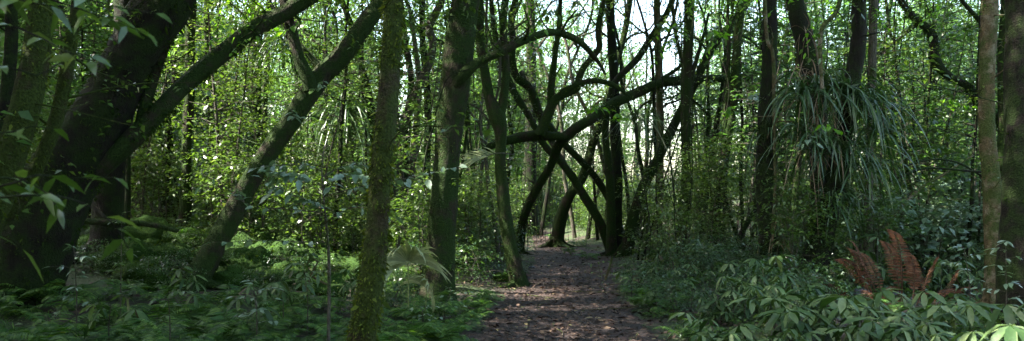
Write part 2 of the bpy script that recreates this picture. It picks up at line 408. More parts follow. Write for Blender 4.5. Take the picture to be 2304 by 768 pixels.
# ---- trees traced trunk by trunk: (px, py, width px[, Y])
def traced(pts, Y, extend=None, to_ground=True):
    out = []
    for p in pts:
        y = p[3] if len(p) > 3 else Y
        q = P(p[0], p[1], y); out.append([q.x, q.y, q.z, p[2]/2/F*y])
    out = out[::-1]            # base first (points are listed top first)
    if to_ground:
        b = np.array(out[0]); n = np.array(out[1]); d = b-n
        g = hgt(b[0], b[1])
        if b[2] > g-.1:
            k = min(3.0, (b[2]-g+.15)/max(.05, abs(d[2])))
            e = b[:3]+d[:3]*k*np.array([.5, .5, 1]); out.insert(0, [e[0], e[1], g-.15, b[3]*1.08])
    if extend:
        t = np.array(out[-1]); n = np.array(out[-2]); d = unit(t[:3]-n[:3]); d = unit(d*np.array([.75, .75, 1])+[0, 0, .1])
        while t[2] < extend:
            e = t.copy(); e[:3] += d*1.0+rng.normal(0, .06, 3)*[1, 1, 0]; e[3] *= .88; out.append(list(e)); t = e
    return out

def tree(name, label, trunk, Y, bark='bark_moss', top=7.5, crown=(0, 1.0), limbs=(), moss=0, msize=.02, cat='tree', flare=.25, group=None, wob=0.0, ring=14, thr=-.05, limb_crowns=True):
    pts = traced(trunk, Y, top)
    base = Vector(pts[0][:3]); base.z = hgt(base.x, base.y)
    root = empty(name, base, label, cat, group)
    mb = MB(); c, r = tube(mb, pts, .10, ring, .07, flare, wob)
    if flare and ring >= 12:
        for q in range(int(rng.integers(4, 7))):
            an = q*1.2+rng.uniform(0, .8); rl = r[0]*rng.uniform(2.4, 4.0)*(1 if r[0] < .25 else .5); dx, dy = math.cos(an), math.sin(an); rt = []
            for t, hh, rr_ in ((.25, .9, .42), (.9, .28, .30), (1.7, .06, .2), (2.6, -.04, .12), (3.6, -.12, .07)):
                x_, y_ = base.x+dx*rl*t/3.6*1.2+rng.normal(0, .02), base.y+dy*rl*t/3.6*1.2+rng.normal(0, .02); rt.append([x_, y_, hgt(x_, y_)+hh*r[0]*1.5, rr_*r[0]*1.15])
            tube(mb, rt, .05, 8, .1)
    tlf = MB()
    def twigs(tws, c, r, dens=1.5):
        n = int(len(c)*.1*dens)
        for _ in range(n):
            i = int(rng.integers(len(c)//5, len(c)-1)); 
            if c[i][2] < 1.2 or c[i][2] > EYE+HY/F*c[i][1]+.6: continue
            an = rng.uniform(0, 6.28); l = rng.uniform(.25, .9); d = np.array([math.cos(an), math.sin(an), rng.uniform(-.2, .8)])
            p1 = c[i]+d*l*.5+rng.normal(0, .05, 3); p2 = c[i]+d*l+rng.normal(0, .08, 3)
            tube(tws, [[*c[i], .010], [*p1, .007], [*p2, .003]], .12, 5, .1)
            p3 = p1+rng.normal(0, .2, 3); tube(tws, [[*p1, .005], [*p3, .002]], .12, 4, 0)
            for e in (p2, p3):
                cc, dd, nn = spray_points(np.array([e]), 11, .2); LL = .06*rng.lognormal(0, .2, 11); leaves4(tlf, cc, dd, nn, LL, LL*.52)
    twigs(mb, c, r)
    mesh_obj('trunk', mb.mesh(name+'_trunk', bark, base, True), root)
    fz = MB()
    if moss: fuzz(fz, c, r, moss, msize, thr)
    for L in limbs:
        o = dict(L); lp = traced(o['pts'], o.get('Y', Y), o.get('top'), False)
        mb = MB(); c2, r2 = tube(mb, lp, .08, 10, .08, 0, o.get('wob', 0))
        twigs(mb, c2, r2, 2.2)
        mesh_obj('limb', mb.mesh(name+'_limb', o.get('bark', bark), base, True), root)
        if moss: fuzz(fz, c2, r2, moss, msize, thr)
        if o.get('crown') is not None: add_crown(root, c2[-1]+[0, 0, o.get('up', 1.0)], o['crown'], o.get('sc', .6))
    if tlf.n: mesh_obj('foliage', tlf.mesh(name+'_foliage', 'leaf_mid', base), root)
    if moss and fz.n: mesh_obj('moss', fz.mesh(name+'_moss', 'moss_bright' if bark == 'bark_heavy' else 'moss', base), root)
    if crown:
        k, s = crown; H = [3.2, 4.2, 2.6, 2.4][k]
        add_crown(root, c[-1]+np.array([0, 0, H*.5*s]), k, s)
    return root

# ================================================================== SETTING
def build_ground():
    xs = np.concatenate([np.linspace(-60, -14, 24), np.arange(-13.5, 16, .22), np.linspace(17, 60, 22)])
    ys = np.concatenate([np.linspace(-30, 3, 14), np.arange(3.3, 30, .22), np.linspace(31, 90, 40)])
    X, Yy = np.meshgrid(xs, ys)
    Z = np.array([[hgt(x, y) for x in xs] for y in ys])
    v = np.stack([X, Yy, Z], -1).reshape(-1, 3)
    idx = np.arange(len(v)).reshape(X.shape)
    q = np.stack([idx[:-1, :-1], idx[:-1, 1:], idx[1:, 1:], idx[1:, :-1]], -1).reshape(-1, 4)
    mb = MB(); mb.add(v, q)
    o = mesh_obj('ground', mb.mesh('ground', 'ground', smooth=True)); tag(o, kind='structure', label='dark forest floor with moss and leaf litter')
    ys = np.arange(-3, 39, .2); rows = []
    for y in ys:
        w = pw(y); row = []
        for t in np.linspace(-1, 1, 15):
            e = 0 if abs(t) < 1 else .12*math.sin(y*5.1+t)+.10*math.sin(y*2.3+2*t)
            x = pc(y)+t*w*1.15+e
            z = hgt(x, y)+.012+.012*mn.noise(Vector((x*3, y*3, 1)))+.012*mn.noise(Vector((x*9, y*9, 1)))
            if abs(t) == 1: z -= .04
            row.append((x, y, z))
        rows.append(row)
    v = np.array(rows); idx = np.arange(v.shape[0]*v.shape[1]).reshape(v.shape[:2])
    q = np.stack([idx[:-1, :-1], idx[:-1, 1:], idx[1:, 1:], idx[1:, :-1]], -1).reshape(-1, 4)
    mb = MB(); mb.add(v.reshape(-1, 3), q)
    tag(mesh_obj('path', mb.mesh('path', 'path', smooth=True)), kind='structure', label='narrow bare earth forest path bending out of sight')
M['ground'] = ground_mat(); M['path'] = path_mat()
build_ground()

def litter():
    mb = MB()
    def scatter(n, fx, L0, up=.0):
        p = []
        for _ in range(n):
            x, y = fx(); p.append((x, y, hgt(x, y)+.022+up+rng.random()*.012))
        p = np.array(p); a = rng.uniform(0, 6.28, n)
        d = unit(np.stack([np.cos(a), np.sin(a), rng.normal(0, .2, n)], 1))
        nr = unit(np.stack([rng.normal(0, .35, n), rng.normal(0, .35, n), np.ones(n)], 1))
        L = L0*rng.lognormal(0, .35, n); leaves4(mb, p, d, nr, L, L*.5, .12, 0)
    def onpath():
        y = 7.5+22*rng.random()**1.6; return pc(y)+rng.normal(0, .75)*pw(y), y
    def off():
        y = 7+20*rng.random()**1.3; return rng.uniform(-.6, .75)*y, y
    scatter(6500, onpath, .042); scatter(1100, lambda: (lambda y: (pc(y)+rng.normal(0, .8)*pw(y), y))(7.5+7*rng.random()), .06, .008); scatter(11000, off, .06)
    tag(mesh_obj('leaf_litter', mb.mesh('leaf_litter', 'litter')), kind='stuff', label='small fallen leaves strewn over path and floor')
litter()
def ground_cover():
    mb = MB(); c = []
    for _ in range(5200):
        y = 6.5+20*rng.random()**1.35; x = rng.uniform(-.65, .72)*y
        if abs(x-pc(y)) < pw(y)+.12+.2*rng.random() or mn.noise(Vector((x*1.1, y*1.1, 5))) < -.18: continue
        c.append((x, y, hgt(x, y)+.02+.05*rng.random()))
    p, d, n = spray_points(np.array(c), 8, .09, .3); p[:, 2] += .03
    L = .034*rng.lognormal(0, .3, len(p)); leaves4(mb, p, d, n, L, L*.6)
    tag(mesh_obj('ground_cover', mb.mesh('ground_cover', 'leaf_mid')), kind='stuff', label='low creeping plants and seedlings covering the forest floor')
ground_cover()

# ================================================================== NEAR TREES
tree('mossy_tree', 'slim upright trunk furred in yellow-green moss, nearest the camera, left of the path',
     [(888,-40,44),(885,0,45),(880,100,46),(875,200,46),(866,300,48),(856,400,50),(848,500,52),(840,600,54),(825,700,60),(815,768,62),(806,860,66)], 5.9,
     'bark_heavy', 6.5, (0, .8), moss=3800, msize=.02, thr=-.12, ring=18)
tree('mossy_tree', 'thick dark green trunk beside the path whose side limb arches over to the right',
     [(1052,-40,62),(1049,0,62),(1035,100,66),(1022,200,68),(1012,300,62),(1003,400,60),(993,500,64),(986,600,72),(982,690,84)], groundY(982, 688),
     'bark_moss', 7.5, (2, 1.0), moss=1500, msize=.014, ring=20, thr=-.1,
     limbs=[dict(pts=[(1362,168,4,11.8),(1346,140,8,11.6),(1331,122,12,11.4),(1316,105,14,11.2),(1290,86,16,11.1),(1240,73,17,11),(1172,94,19,10.9),(1130,115,20,10.8),(1078,140,23,10.8),(1048,165,30,10.8),(1028,190,28,10.9)]), dict(pts=[(1180,20,3,10.4),(1190,60,5,10.6),(1180,92,7,10.9)]), dict(pts=[(1300,20,3,10.6),(1275,50,5,10.9),(1262,76,7,11)])])
tree('forked_tree', 'dark slender trunk at the path edge forking into two stems above head height',
     [(1078,-20,18),(1078,0,20),(1081,104,20),(1094,182,22),(1104,229,24),(1120,262,38),(1128,312,26),(1126,380,27),(1136,481,30),(1152,572,34),(1167,645,40)], groundY(1167, 646),
     'bark_moss', 7.0, (3, .9), moss=900, msize=.014,
     limbs=[dict(pts=[(1139,-20,14),(1138,0,15),(1133,52,15),(1138,156,17),(1131,234,20),(1122,268,22)], top=6.5, crown=3, sc=.7)])
YL = groundY(430, 650)
tree('leaning_tree', 'mossy trunk leaning steeply to the right with two stubby limbs at its bend',
     [(878,-40,32,YL+1),(860,0,34,YL+1),(830,44,38,YL+.9),(770,125,44,YL+.7),(722,170,46,YL+.6),(690,215,44,YL+.5),(645,285,42,YL+.4),(600,350,44,YL+.3),(540,450,46,YL+.2),(482,560,50,YL+.1),(432,648,66,YL)], YL,
     'bark_moss', 8.0, (0, .9), moss=1400, msize=.016,
     limbs=[dict(pts=[(636,-10,20),(640,10,22),(657,73,25),(672,130,26),(694,180,32),(697,205,30)], Y=YL+.4, top=6, crown=3, sc=.8),
            dict(pts=[(640,60,8),(665,95,12),(690,118,15),(722,158,18),(728,175,16)], Y=YL+.75, top=4.8, crown=3, sc=.4)])
Yg = 9.6
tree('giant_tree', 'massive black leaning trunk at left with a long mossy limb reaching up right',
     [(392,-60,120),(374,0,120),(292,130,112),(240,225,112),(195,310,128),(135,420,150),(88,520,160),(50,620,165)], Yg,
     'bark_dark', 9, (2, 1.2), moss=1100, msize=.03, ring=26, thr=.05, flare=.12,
     limbs=[dict(pts=[(712,-20,34,Yg+1.2),(684,0,36,Yg+1.1),(640,30,36,Yg+1),(575,62,36,Yg+.8),(500,120,38,Yg+.5),(420,190,40,Yg+.3),(340,270,42,Yg+.1),(278,330,46,Yg),(205,395,52,Yg),(150,440,50,Yg)], top=7, crown=0, sc=.8, bark='bark_moss'),
            dict(pts=[(385,70,20,Yg+.2),(360,130,22,Yg+.2),(338,200,24,Yg+.2),(322,255,26,Yg+.15),(312,305,26,Yg+.1)], bark='bark_moss')])
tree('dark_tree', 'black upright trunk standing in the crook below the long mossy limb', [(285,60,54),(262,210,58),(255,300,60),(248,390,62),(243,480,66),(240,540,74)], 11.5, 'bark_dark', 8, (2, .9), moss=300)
tree('mossy_tree', 'leaning trunk at the left edge with a lit strip of pale moss down its side',
     [(100,-40,48),(95,0,50),(85,110,54),(62,230,60),(28,340,64),(-5,430,70),(-50,560,74)], 6.2, 'bark_heavy', 7, (1, .8), moss=1500, msize=.02, thr=-.1)
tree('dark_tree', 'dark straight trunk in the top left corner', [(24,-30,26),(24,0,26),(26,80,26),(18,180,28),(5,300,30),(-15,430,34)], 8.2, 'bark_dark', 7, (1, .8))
tree('leaning_tree', 'thin mossy trunk leaning between the pale mossed trunk and the massive black trunk',
     [(175,-20,22),(165,60,24),(150,160,26),(120,290,30),(80,380,34),(25,470,38),(-30,540,42)], 6.6, 'bark_heavy', 6.5, (3, .8), moss=1200)
Yx = groundY(1385, 574)
tree('leaning_tree', 'lower of the two crossed trunks that lean left over the path',
     [(1105,-20,10),(1112,60,12),(1128,140,14),(1156,208,16),(1193,265,15),(1224,323,15),(1271,378,17),(1313,440,19),(1353,508,20),(1380,572,24)], Yx,
     'bark_moss', 7.5, (3, 1), moss=700, wob=.012)
tree('leaning_tree', 'dark crossed trunk meeting the ground right of the lower crossed trunk',
     [(1161,-20,14),(1160,0,14),(1150,40,14),(1155,90,15),(1152,135,16),(1162,175,17),(1193,200,18),(1213,258,18),(1240,291,18),(1281,335,15),(1333,392,16),(1369,446,17),(1390,500,19),(1402,575,23)], Yx+.4,
     'bark_moss', 7.5, (3, 1), moss=500, wob=.012,
     limbs=[dict(pts=[(1172,160,9),(1205,235,12),(1224,291,13),(1242,323,13),(1290,402,14)], bark='bark_grey')])
Ym = 17.0
tree('mossy_tree', 'great mossy trunk rising left of the path end, then bowed almost level to the right',
     [(1760,150,8,Ym+2.8),(1690,168,13,Ym+2.5),(1640,176,17,Ym+2.3),(1560,180,22,Ym+2),(1490,186,21,Ym+1.8),(1437,208,22,Ym+1.6),(1375,236,21,Ym+1.3),(1333,268,22,Ym+1),(1292,292,22,Ym+1),(1258,325,22,Ym+1.2),(1238,375,19,Ym+1.6),(1206,430,19,Ym+2),(1180,485,20,Ym+2.4),(1168,545,24,Ym+2.8)], Ym+2.8,
     'bark_moss', None, None, moss=900, msize=.025, thr=-.1,
     limbs=[dict(pts=[(1062,372,4),(1085,350,9),(1105,328,17),(1145,316,20),(1198,306,22),(1240,306,21),(1275,308,18)], Y=Ym+1),
            dict(pts=[(1366,-20,10),(1358,5,11),(1349,45,13),(1346,82,14),(1350,104,15),(1336,126,14),(1314,150,14),(1302,177,15),(1296,200,16),(1270,212,18),(1248,226,21),(1232,262,23),(1215,305,24)], Y=Ym+.9, top=6.5, crown=3, sc=.8),
            dict(pts=[(1425,225,4),(1400,205,7),(1375,190,11),(1333,182,13),(1292,194,14),(1262,210,15)], Y=Ym+.85),
            dict(pts=[(1560,120,4),(1530,150,7),(1490,178,11)], Y=Ym+1.8),
            dict(pts=[(1262,-10,9),(1258,60,11),(1248,130,13),(1240,190,15),(1238,240,16)], Y=Ym+.95, top=6.5, crown=3, sc=.8)])
tree('leaning_tree', 'slim trunk rising from the middle of the path end, leaning right',
     [(1420,-20,12),(1408,60,13),(1385,150,15),(1359,250,17),(1333,325,19),(1312,396,20),(1283,440,22),(1262,492,26),(1250,556,32)], groundY(1250, 557),
     'bark_moss', 8.5, (1, .8), moss=300, flare=.3)
tree('dark_tree', 'short dark trunk standing at the far left edge of the path', [(1192,-10,20),(1196,200,24),(1193,350,28),(1192,456,34),(1194,528,42)], groundY(1194, 530), 'bark_dark', 9, (1, 1.0))
Y16 = groundY(1386, 582)
tree('upright_tree', 'straight dark brown trunk behind the crossing of the two leaning trunks',
     [(1374,-20,18),(1375,47,19),(1378,130,20),(1384,225,22),(1384,312,23),(1388,400,24),(1386,480,26),(1386,582,32)], Y16+1, 'bark_dark', 9, (1, .9), moss=200)
tree('leaning_tree', 'long thin trunk slanting up right from behind the upright brown trunk',
     [(1684,-10,18),(1658,42,18),(1611,94,19),(1580,151,19),(1554,208,20),(1528,260,20),(1502,312,21),(1476,365,22),(1448,420,22),(1425,490,24),(1408,578,30)], groundY(1408, 580)+.5, 'bark_moss', 7, (3, 1), moss=600)
tree('leaning_tree', 'thin bent trunk slanting up right across the middle of the picture',
     [(1520,-20,12),(1500,31,13),(1469,78,13),(1432,135,14),(1390,177,15),(1375,208,15),(1362,290,16),(1372,400,18),(1376,560,22)], Y16+.6, 'bark_moss', 7.5, (3, .8), moss=300)
tree('upright_tree', 'pale brown straight trunk left of the vine-wrapped trunk', [(1478,-20,14),(1480,100,15),(1484,208,17),(1485,365,18),(1482,470,19),(1478,560,24)], groundY(1478, 562)+.5, 'bark_tan', 9, (1, .8))
tree('upright_tree', 'mossy straight trunk wrapped in vines, midway between path and the dark brown trunk', [(1552,-20,20),(1550,60,22),(1545,160,23),(1543,260,24),(1546,365,24),(1541,450,26),(1534,575,34)], groundY(1534, 577), 'bark_moss', 8.5, (0, .8), moss=500,
     limbs=[dict(pts=[(1512,-10,6),(1518,60,7),(1530,120,9),(1545,170,12)], top=5.5, crown=3, sc=.5), dict(pts=[(1595,30,6),(1580,90,8),(1562,150,10),(1548,200,12)], top=5, crown=3, sc=.5)])
Y21 = groundY(1608, 588)
tree('upright_tree', 'mossy trunk tapering up with a gentle lean right, left of the dark brown trunk', [(1674,-20,17),(1669,0,18),(1658,104,20),(1650,229,21),(1634,323,22),(1622,395,24),(1609,480,26),(1608,585,34)], Y21, 'bark_moss', 8, (1, .9), moss=500,
     limbs=[dict(pts=[(1638,20,7),(1640,100,8),(1636,210,10),(1626,330,12),(1612,430,14)], top=5.5, crown=3, sc=.6)])
Y22 = groundY(1735, 655)
tree('dark_tree', 'rough dark brown upright trunk rising from the pale umbrella-leaved plants', [(1733,-20,32),(1731,0,32),(1730,156,33),(1724,260,34),(1721,390,38),(1727,500,42),(1733,580,46),(1735,652,52)], Y22, 'bark_dark', 7.5, (0, .9), moss=300, ring=18,
     limbs=[dict(pts=[(1720,-20,8,Y22-.25),(1726,90,8,Y22-.25),(1740,130,8,Y22-.28),(1742,300,7,Y22-.25),(1744,420,7,Y22-.25),(1738,520,7,Y22-.3)], bark='bark_tan')])
Yc = groundY(1820, 655)
tree('dark_tree', 'dark leaning trunk hung with the clump of long strap leaves', [(1938,-20,34),(1934,0,34),(1930,100,34),(1916,180,36),(1900,280,40),(1886,380,44),(1868,460,48),(1848,540,52),(1832,600,58),(1820,655,66)], Yc, 'bark_dark', 7.5, (2, .8), moss=250, ring=18)
tree('dark_tree', 'shaggy trunk clothed in dead hanging leaves behind the strap-leaf clump', [(1788,-20,36),(1795,30,38),(1812,100,42),(1826,180,46),(1838,260,44),(1842,380,40),(1836,520,42),(1812,650,50)], Yc+1.2, 'bark_dark', 7.5, (3, 1), moss=0)
tree('slender_tree', 'slender straight grey trunk just right of the strap-leaf clump', [(1966,-20,18),(1965,0,18),(1963,100,18),(1962,182,18),(1957,290,17),(1955,420,18),(1950,600,22)], 13.2, 'bark_grey', 7.5, (3, .9), moss=200)
tree('tan_tree', 'upright tan trunk blotched with lichen near the right edge', [(2227,-20,38),(2227,0,38),(2222,104,34),(2220,208,33),(2222,312,34),(2230,400,36),(2236,480,40),(2241,630,46),(2242,700,52)], groundY(2242, 690), 'bark_tan', 7.0, (0, .9), moss=600, msize=.016, thr=.12, ring=18)
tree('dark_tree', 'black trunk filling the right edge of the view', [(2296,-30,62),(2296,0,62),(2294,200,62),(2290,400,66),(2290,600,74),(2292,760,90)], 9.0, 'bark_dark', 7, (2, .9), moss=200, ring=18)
tree('dark_tree', 'dim trunk seen between the tan trunk and the black trunk', [(2266,-20,28),(2262,100,28),(2260,250,28),(2258,400,30),(2258,560,34)], 13.5, 'bark_moss', 7.5, (1, .8))
tree('gnarled_tree', 'gnarled dark branching tree over the sunlit bank, its limbs hung with tufts',
     [(2022,-10,14),(2058,42,16),(2096,75,18),(2105,135,20),(2131,170,17),(2183,198,17),(2200,232,18),(2250,272,20),(2285,330,24),(2310,450,30)], 14.5, 'bark_dark', 6, (3, .9), moss=900, msize=.035,
     limbs=[dict(pts=[(1940,170,4),(1978,125,6),(2027,84,7),(2063,55,9)]), dict(pts=[(2110,320,3),(2060,330,4),(2027,328,4),(2000,290,5),(1985,240,6)]),
            dict(pts=[(2155,-10,9),(2204,47,11),(2240,94,12),(2285,140,14)], top=6, crown=3, sc=.6),
            dict(pts=[(2100,5,4),(2100,80,5),(2092,190,6),(2088,240,4),(2085,320,2)][::-1])])

# --- left, mid distance
LM = [('upright_tree','straight mossy trunk between the massive black trunk and the leaning mossy trunk',[(432,-20,20),(430,0,21),(426,120,22),(425,250,22),(420,380,23),(415,490,26)],14,'bark_moss',(0,.9),500),
 ('slender_tree','slender dark trunk just right of the straight mossy trunk at left',[(462,-20,12),(465,60,13),(469,160,14),(473,280,14),(474,400,15),(474,470,17)],17,'bark_dark',(1,.9),0),
 ('upright_tree','mossy pole trunk behind the leaning mossy trunk',[(570,-20,20),(574,80,22),(576,200,23),(578,330,25),(580,480,28)],17.5,'bark_moss',(0,1),300),
 ('upright_tree','second mossy pole close beside the mossy pole trunk',[(606,-20,12),(600,120,14),(594,260,15),(592,480,17)],18.5,'bark_moss',(1,.9),0),
 ('slender_tree','slender trunk rising from a gap in the shrubs under the leaning mossy trunk',[(662,-20,12),(668,150,13),(672,300,14),(672,400,15),(670,500,20)],groundY(670,502),'bark_dark',(1,.9),0),
 ('bent_tree','dark bending trunk behind the nearest moss-furred trunk, curving down to the right',[(765,-20,12),(777,21,13),(792,68,14),(803,120,15),(824,193,17),(839,270,20),(848,380,22),(850,520,26)],16,'bark_moss',(3,1),300),
 ('pale_tree','pale sunlit crooked trunk between the nearest moss-furred trunk and the thick green trunk',[(1000,-20,14),(985,20,16),(966,60,18),(975,100,18),(960,160,20),(935,212,22),(914,262,24),(892,310,26),(884,400,28),(880,540,32)],16.5,'bark_grey',(1,1),400),
 ('slender_tree','upright companion stem left of the pale crooked trunk',[(905,-20,8),(923,31,10),(938,125,12),(944,198,12),(938,260,14),(925,400,16),(922,520,18)],17.5,'bark_grey',(3,1),0),
 ('slender_tree','mossy stem bowed between the moss-furred trunk and the pale crooked trunk',[(906,40,10),(914,98,13),(925,170,14),(924,215,14),(915,300,16),(905,500,20)],18,'bark_moss',(3,1),200),
 ('upright_tree','dark straight trunk close on the left of the thick green trunk',[(950,-20,14),(950,60,14),(958,160,15),(962,260,16),(962,400,17),(962,540,22)],19,'bark_dark',(1,1),0),
 ('slender_tree','dim slender trunk beneath the long mossy limb at the left',[(385,260,16),(378,330,17),(374,420,18),(372,480,20)],16,'bark_dark',None,0),
 ('slender_tree','dark stem with a side branch, in shade behind the massive black trunk',[(300,150,12),(292,250,13),(288,330,14),(286,480,16)],13,'bark_dark',None,0),
 ('upright_tree','slim trunk left of the dark leaning trunk, in the thicket behind',[(1800,300,14),(1790,420,15),(1786,560,18)],16,'bark_moss',None,0)]
for nm, lb, pts, Y, bk, cr, ms in LM:
    tree(nm, lb, pts, Y, bk, 8.5 if cr else 6, cr or (3, .8), moss=ms, ring=12, wob=.01)

# ================================================================== BACKGROUND
def zone(px):
    if px < 560: return 'left'
    if px < 1000: return 'inner left'
    if px < 1460: return 'centre'
    if px < 1900: return 'inner right'
    return 'right'
ZTXT = {'left': 'behind the massive leaning trunk at left', 'inner left': 'behind the moss-furred trunk left of the path',
        'centre': 'beyond the crossed trunks over the path', 'inner right': 'behind the trunks right of the path',
        'right': 'on the sunlit bank near the right edge'}
def put(name, parts, px, Y, sc, cat, lab, grp, names=('stem', 'foliage')):
    x = (px-CX)/F*Y
    root = empty(name, (x, Y, hgt(x, Y)), lab, cat, grp, rng.uniform(0, 6.28))
    root.scale = (sc, sc, sc*rng.uniform(.88, 1.12))
    for nm, me in zip(names, parts): mesh_obj(nm, me, root)
    return root
def clear(px, Y, m=1.3):
    x = (px-CX)/F*Y
    return abs(x-pc(Y)) > pw(Y)+m
for i, (px, Y) in enumerate([(985,34),(1030,38),(1065,31),(1100,36),(1120,42),(1150,39),(1185,44),(1215,44),(1290,46),(1345,48),(1060,46),(1440,40),(1400,49)]):
    put('forest_tree', FAR[(i*3+1) % 4], px, Y, rng.uniform(.75, 1.0), 'tree', 'sunlit tree closing the view straight beyond the path end', 'sunlit trees beyond the path end', ('trunk', 'crown'))
k = 0
for i in range(84):
    for _ in range(20):
        Y = rng.uniform(27, 52); px = rng.uniform(-150, 2450)
        if 1230 < px < 1530 and rng.random() < .7: continue
        if clear(px, Y, .8): break
    z = zone(px)
    put('forest_tree', FAR[i % 4], px, Y, rng.uniform(.75, 1.15), 'tree', 'sunlit leafy tree of the far wood ' + ZTXT[z], 'far forest trees ' + ZTXT[z], ('trunk', 'crown'))
POLE = [make_sapling('pole_a', 7.5, .7, .35, 26, 16, .06, 'leaf_mid', .035, lean=.12, bark='bark_dark'), make_sapling('pole_b', 8, .6, .5, 20, 16, .06, 'leaf_mid', .045, lean=.2, bark='bark_moss'),
        make_sapling('pole_c', 6.5, .6, .3, 18, 14, .06, 'leaf_mid', .022, 2, lean=.25, bark='bark_dark')]
for i in range(60):
    for _ in range(30):
        Y = rng.uniform(14, 30); px = rng.uniform(200, 2350)
        if 1000 < px < 1400 and Y < 21: continue
        if 1230 < px < 1530 and rng.random() < .5: continue
        if clear(px, Y, .6): break
    z = zone(px)
    put('pole_tree', POLE[i % 3], px, Y, rng.uniform(.8, 1.2), 'tree', 'thin dark pole-like young tree with few leaves ' + ZTXT[z], 'pole-like young trees ' + ZTXT[z])
for px, Y in [(1130,31),(1160,33),(1200,34.5),(1240,33),(1275,31.5),(1300,30),(1340,29),(1380,28),(1420,27.5),(1255,36),(1180,37),(1310,33)]:
    put('shrub', SHR[['shr_a','shr_c'][int(px) % 2]], px, Y, 1.3, 'shrub', 'sunlit shrub closing off the far end of the path', 'sunlit shrubs at the far end of the path')
for i in range(112):
    for _ in range(30):
        Y = 13.5+20*rng.random()**1.2; px = rng.uniform(-60, 2360)
        if 1000 < px < 1460 and Y < 21: continue
        if 1990 < px < 2200 and Y < 17: continue
        if 1400 < px < 1760 and Y < 22 and rng.random() < .75: continue
        if clear(px, Y, .8): break
    z = zone(px); kk = ['sap_a', 'sap_b', 'sap_c', 'sap_d'][i % 4]
    put('sapling', SAP[kk], px, Y, rng.uniform(.75, 1.15), 'sapling', 'thin leafy sapling of the thicket ' + ZTXT[z], 'thicket saplings ' + ZTXT[z])
for i in range(240):
    for _ in range(30):
        Y = 11.5+18*rng.random()**1.3; px = rng.uniform(-60, 2360)
        if px < 900 and Y < 13.5: continue
        if 1960 < px < 2250 and Y < 15: continue
        if 1400 < px < 1760 and 13 < Y < 20 and rng.random() < .5: continue
        if clear(px, Y, .45): break
    z = zone(px); kk = ['shr_a', 'shr_b', 'shr_c'][i % 3]
    put('shrub', SHR[kk], px, Y, rng.uniform(.7, 1.15)*(.8 if Y < 14 else 1), 'shrub', 'small-leaved shrub on the forest floor ' + ZTXT[z], 'understorey shrubs ' + ZTXT[z])
# added trees round and behind the viewpoint and far left, blocking sky and sun
spots = [(-3,-4.2),(2.6,-4),(-7,-3.5),(7,-3.8),(0,-6),(-5,-7),(5,-7.5),(-10,-6),(10,-6),(-2,-9.5),(3,-10),(-8,-10),(8,-10.5),(13,-8),(-13,-9),(0,-13),(-6,-13),(6,-14),
         (-6.5,.5),(6.2,0),(-9.5,3),(10,3.5),(-12,-1),(13,-1),(-12,8),(12.5,9),(-14,13),(15,14.5),(-15.5,4),(16,4.5),(-17,17.5),(-17.5,10),(-13.5,19),(-16,22),(-15,27),(-19,24),(-12,23),(-7.8,8.6),(-6.0,4.6),(-21,31),(-24,36),(-27,33),(-17.5,28.5),(-22,40),(-28,42),(-23,28),(-30,38),(-19,34),(-31,46)]
for i, (x, y) in enumerate(spots):
    c = FAR[i % 4]; k = 1.6 if x < -18 else 1.25 if x < -8 or y < -5 else 1.05
    root = empty('forest_tree', (x, y, hgt(x, y)), *(('tall dark-trunked tree added at the far left of the wood for its shade', 'tree', 'tall trees added for shade at the far left') if y > 18 else ('leafy forest tree added beside or behind the camera to shade the view', 'tree', 'forest trees added around the camera for shade')), i*1.3)
    root.scale = (k, k, k)
    mesh_obj('trunk', c[0], root); mesh_obj('crown', c[1], root)
    if i % 2 == 0 or x < -5: add_crown(root, root.location+Vector((rng.normal(0,.8), rng.normal(0,.8), 6.5)), i % 3, 1.1)

# ================================================================== PLANT HELPERS
def straps(mb, o, d, L, W, g=.8, seg=7, twist=.4, point=.25, face=(0, 0, 1.)):
    """long arching blades: origins o, directions d (unit), gravity g"""
    o = np.asarray(o, float); K = len(o)
    L = np.broadcast_to(L, (K,)).astype(float); W = np.broadcast_to(W, (K,)).astype(float); g = np.broadcast_to(g, (K,)).astype(float)
    t = np.linspace(0, 1, seg+1)
    z = np.array([0, 0, 1.])
    p = o[:, None]+d[:, None]*(L[:, None, None]*t[None, :, None]*(1-.25*g[:, None, None]*t[None, :, None]))-z*(L*g)[:, None, None]*(t**2)[None, :, None]
    tg = unit(np.gradient(p, axis=1))
    s0 = unit(np.cross(d, np.array(face))+1e-4); s0 = s0+rng.normal(0, twist, (K, 3))
    s = unit(s0[:, None]-tg*np.sum(s0[:, None]*tg, -1, keepdims=True))
    w = W[:, None]*np.minimum(1, .35+t*4)[None]*np.minimum(1, (1.02-t)/point)[None]*.5
    a = p+s*w[..., None]; b = p-s*w[..., None]
    n = np.cross(s, tg); m = p-n*w[..., None]*.35
    v = np.stack([a, m, b], 2)          # K, seg+1, 3, 3
    base = (np.arange(K)*(seg+1)*3)[:, None, None]+(np.arange(seg)*3)[None, :, None]
    f = np.concatenate([base+np.array([0, 1, 4, 3]), base+np.array([1, 2, 5, 4])], 1).reshape(-1, 4)
    mb.add(v.reshape(-1, 3), f)

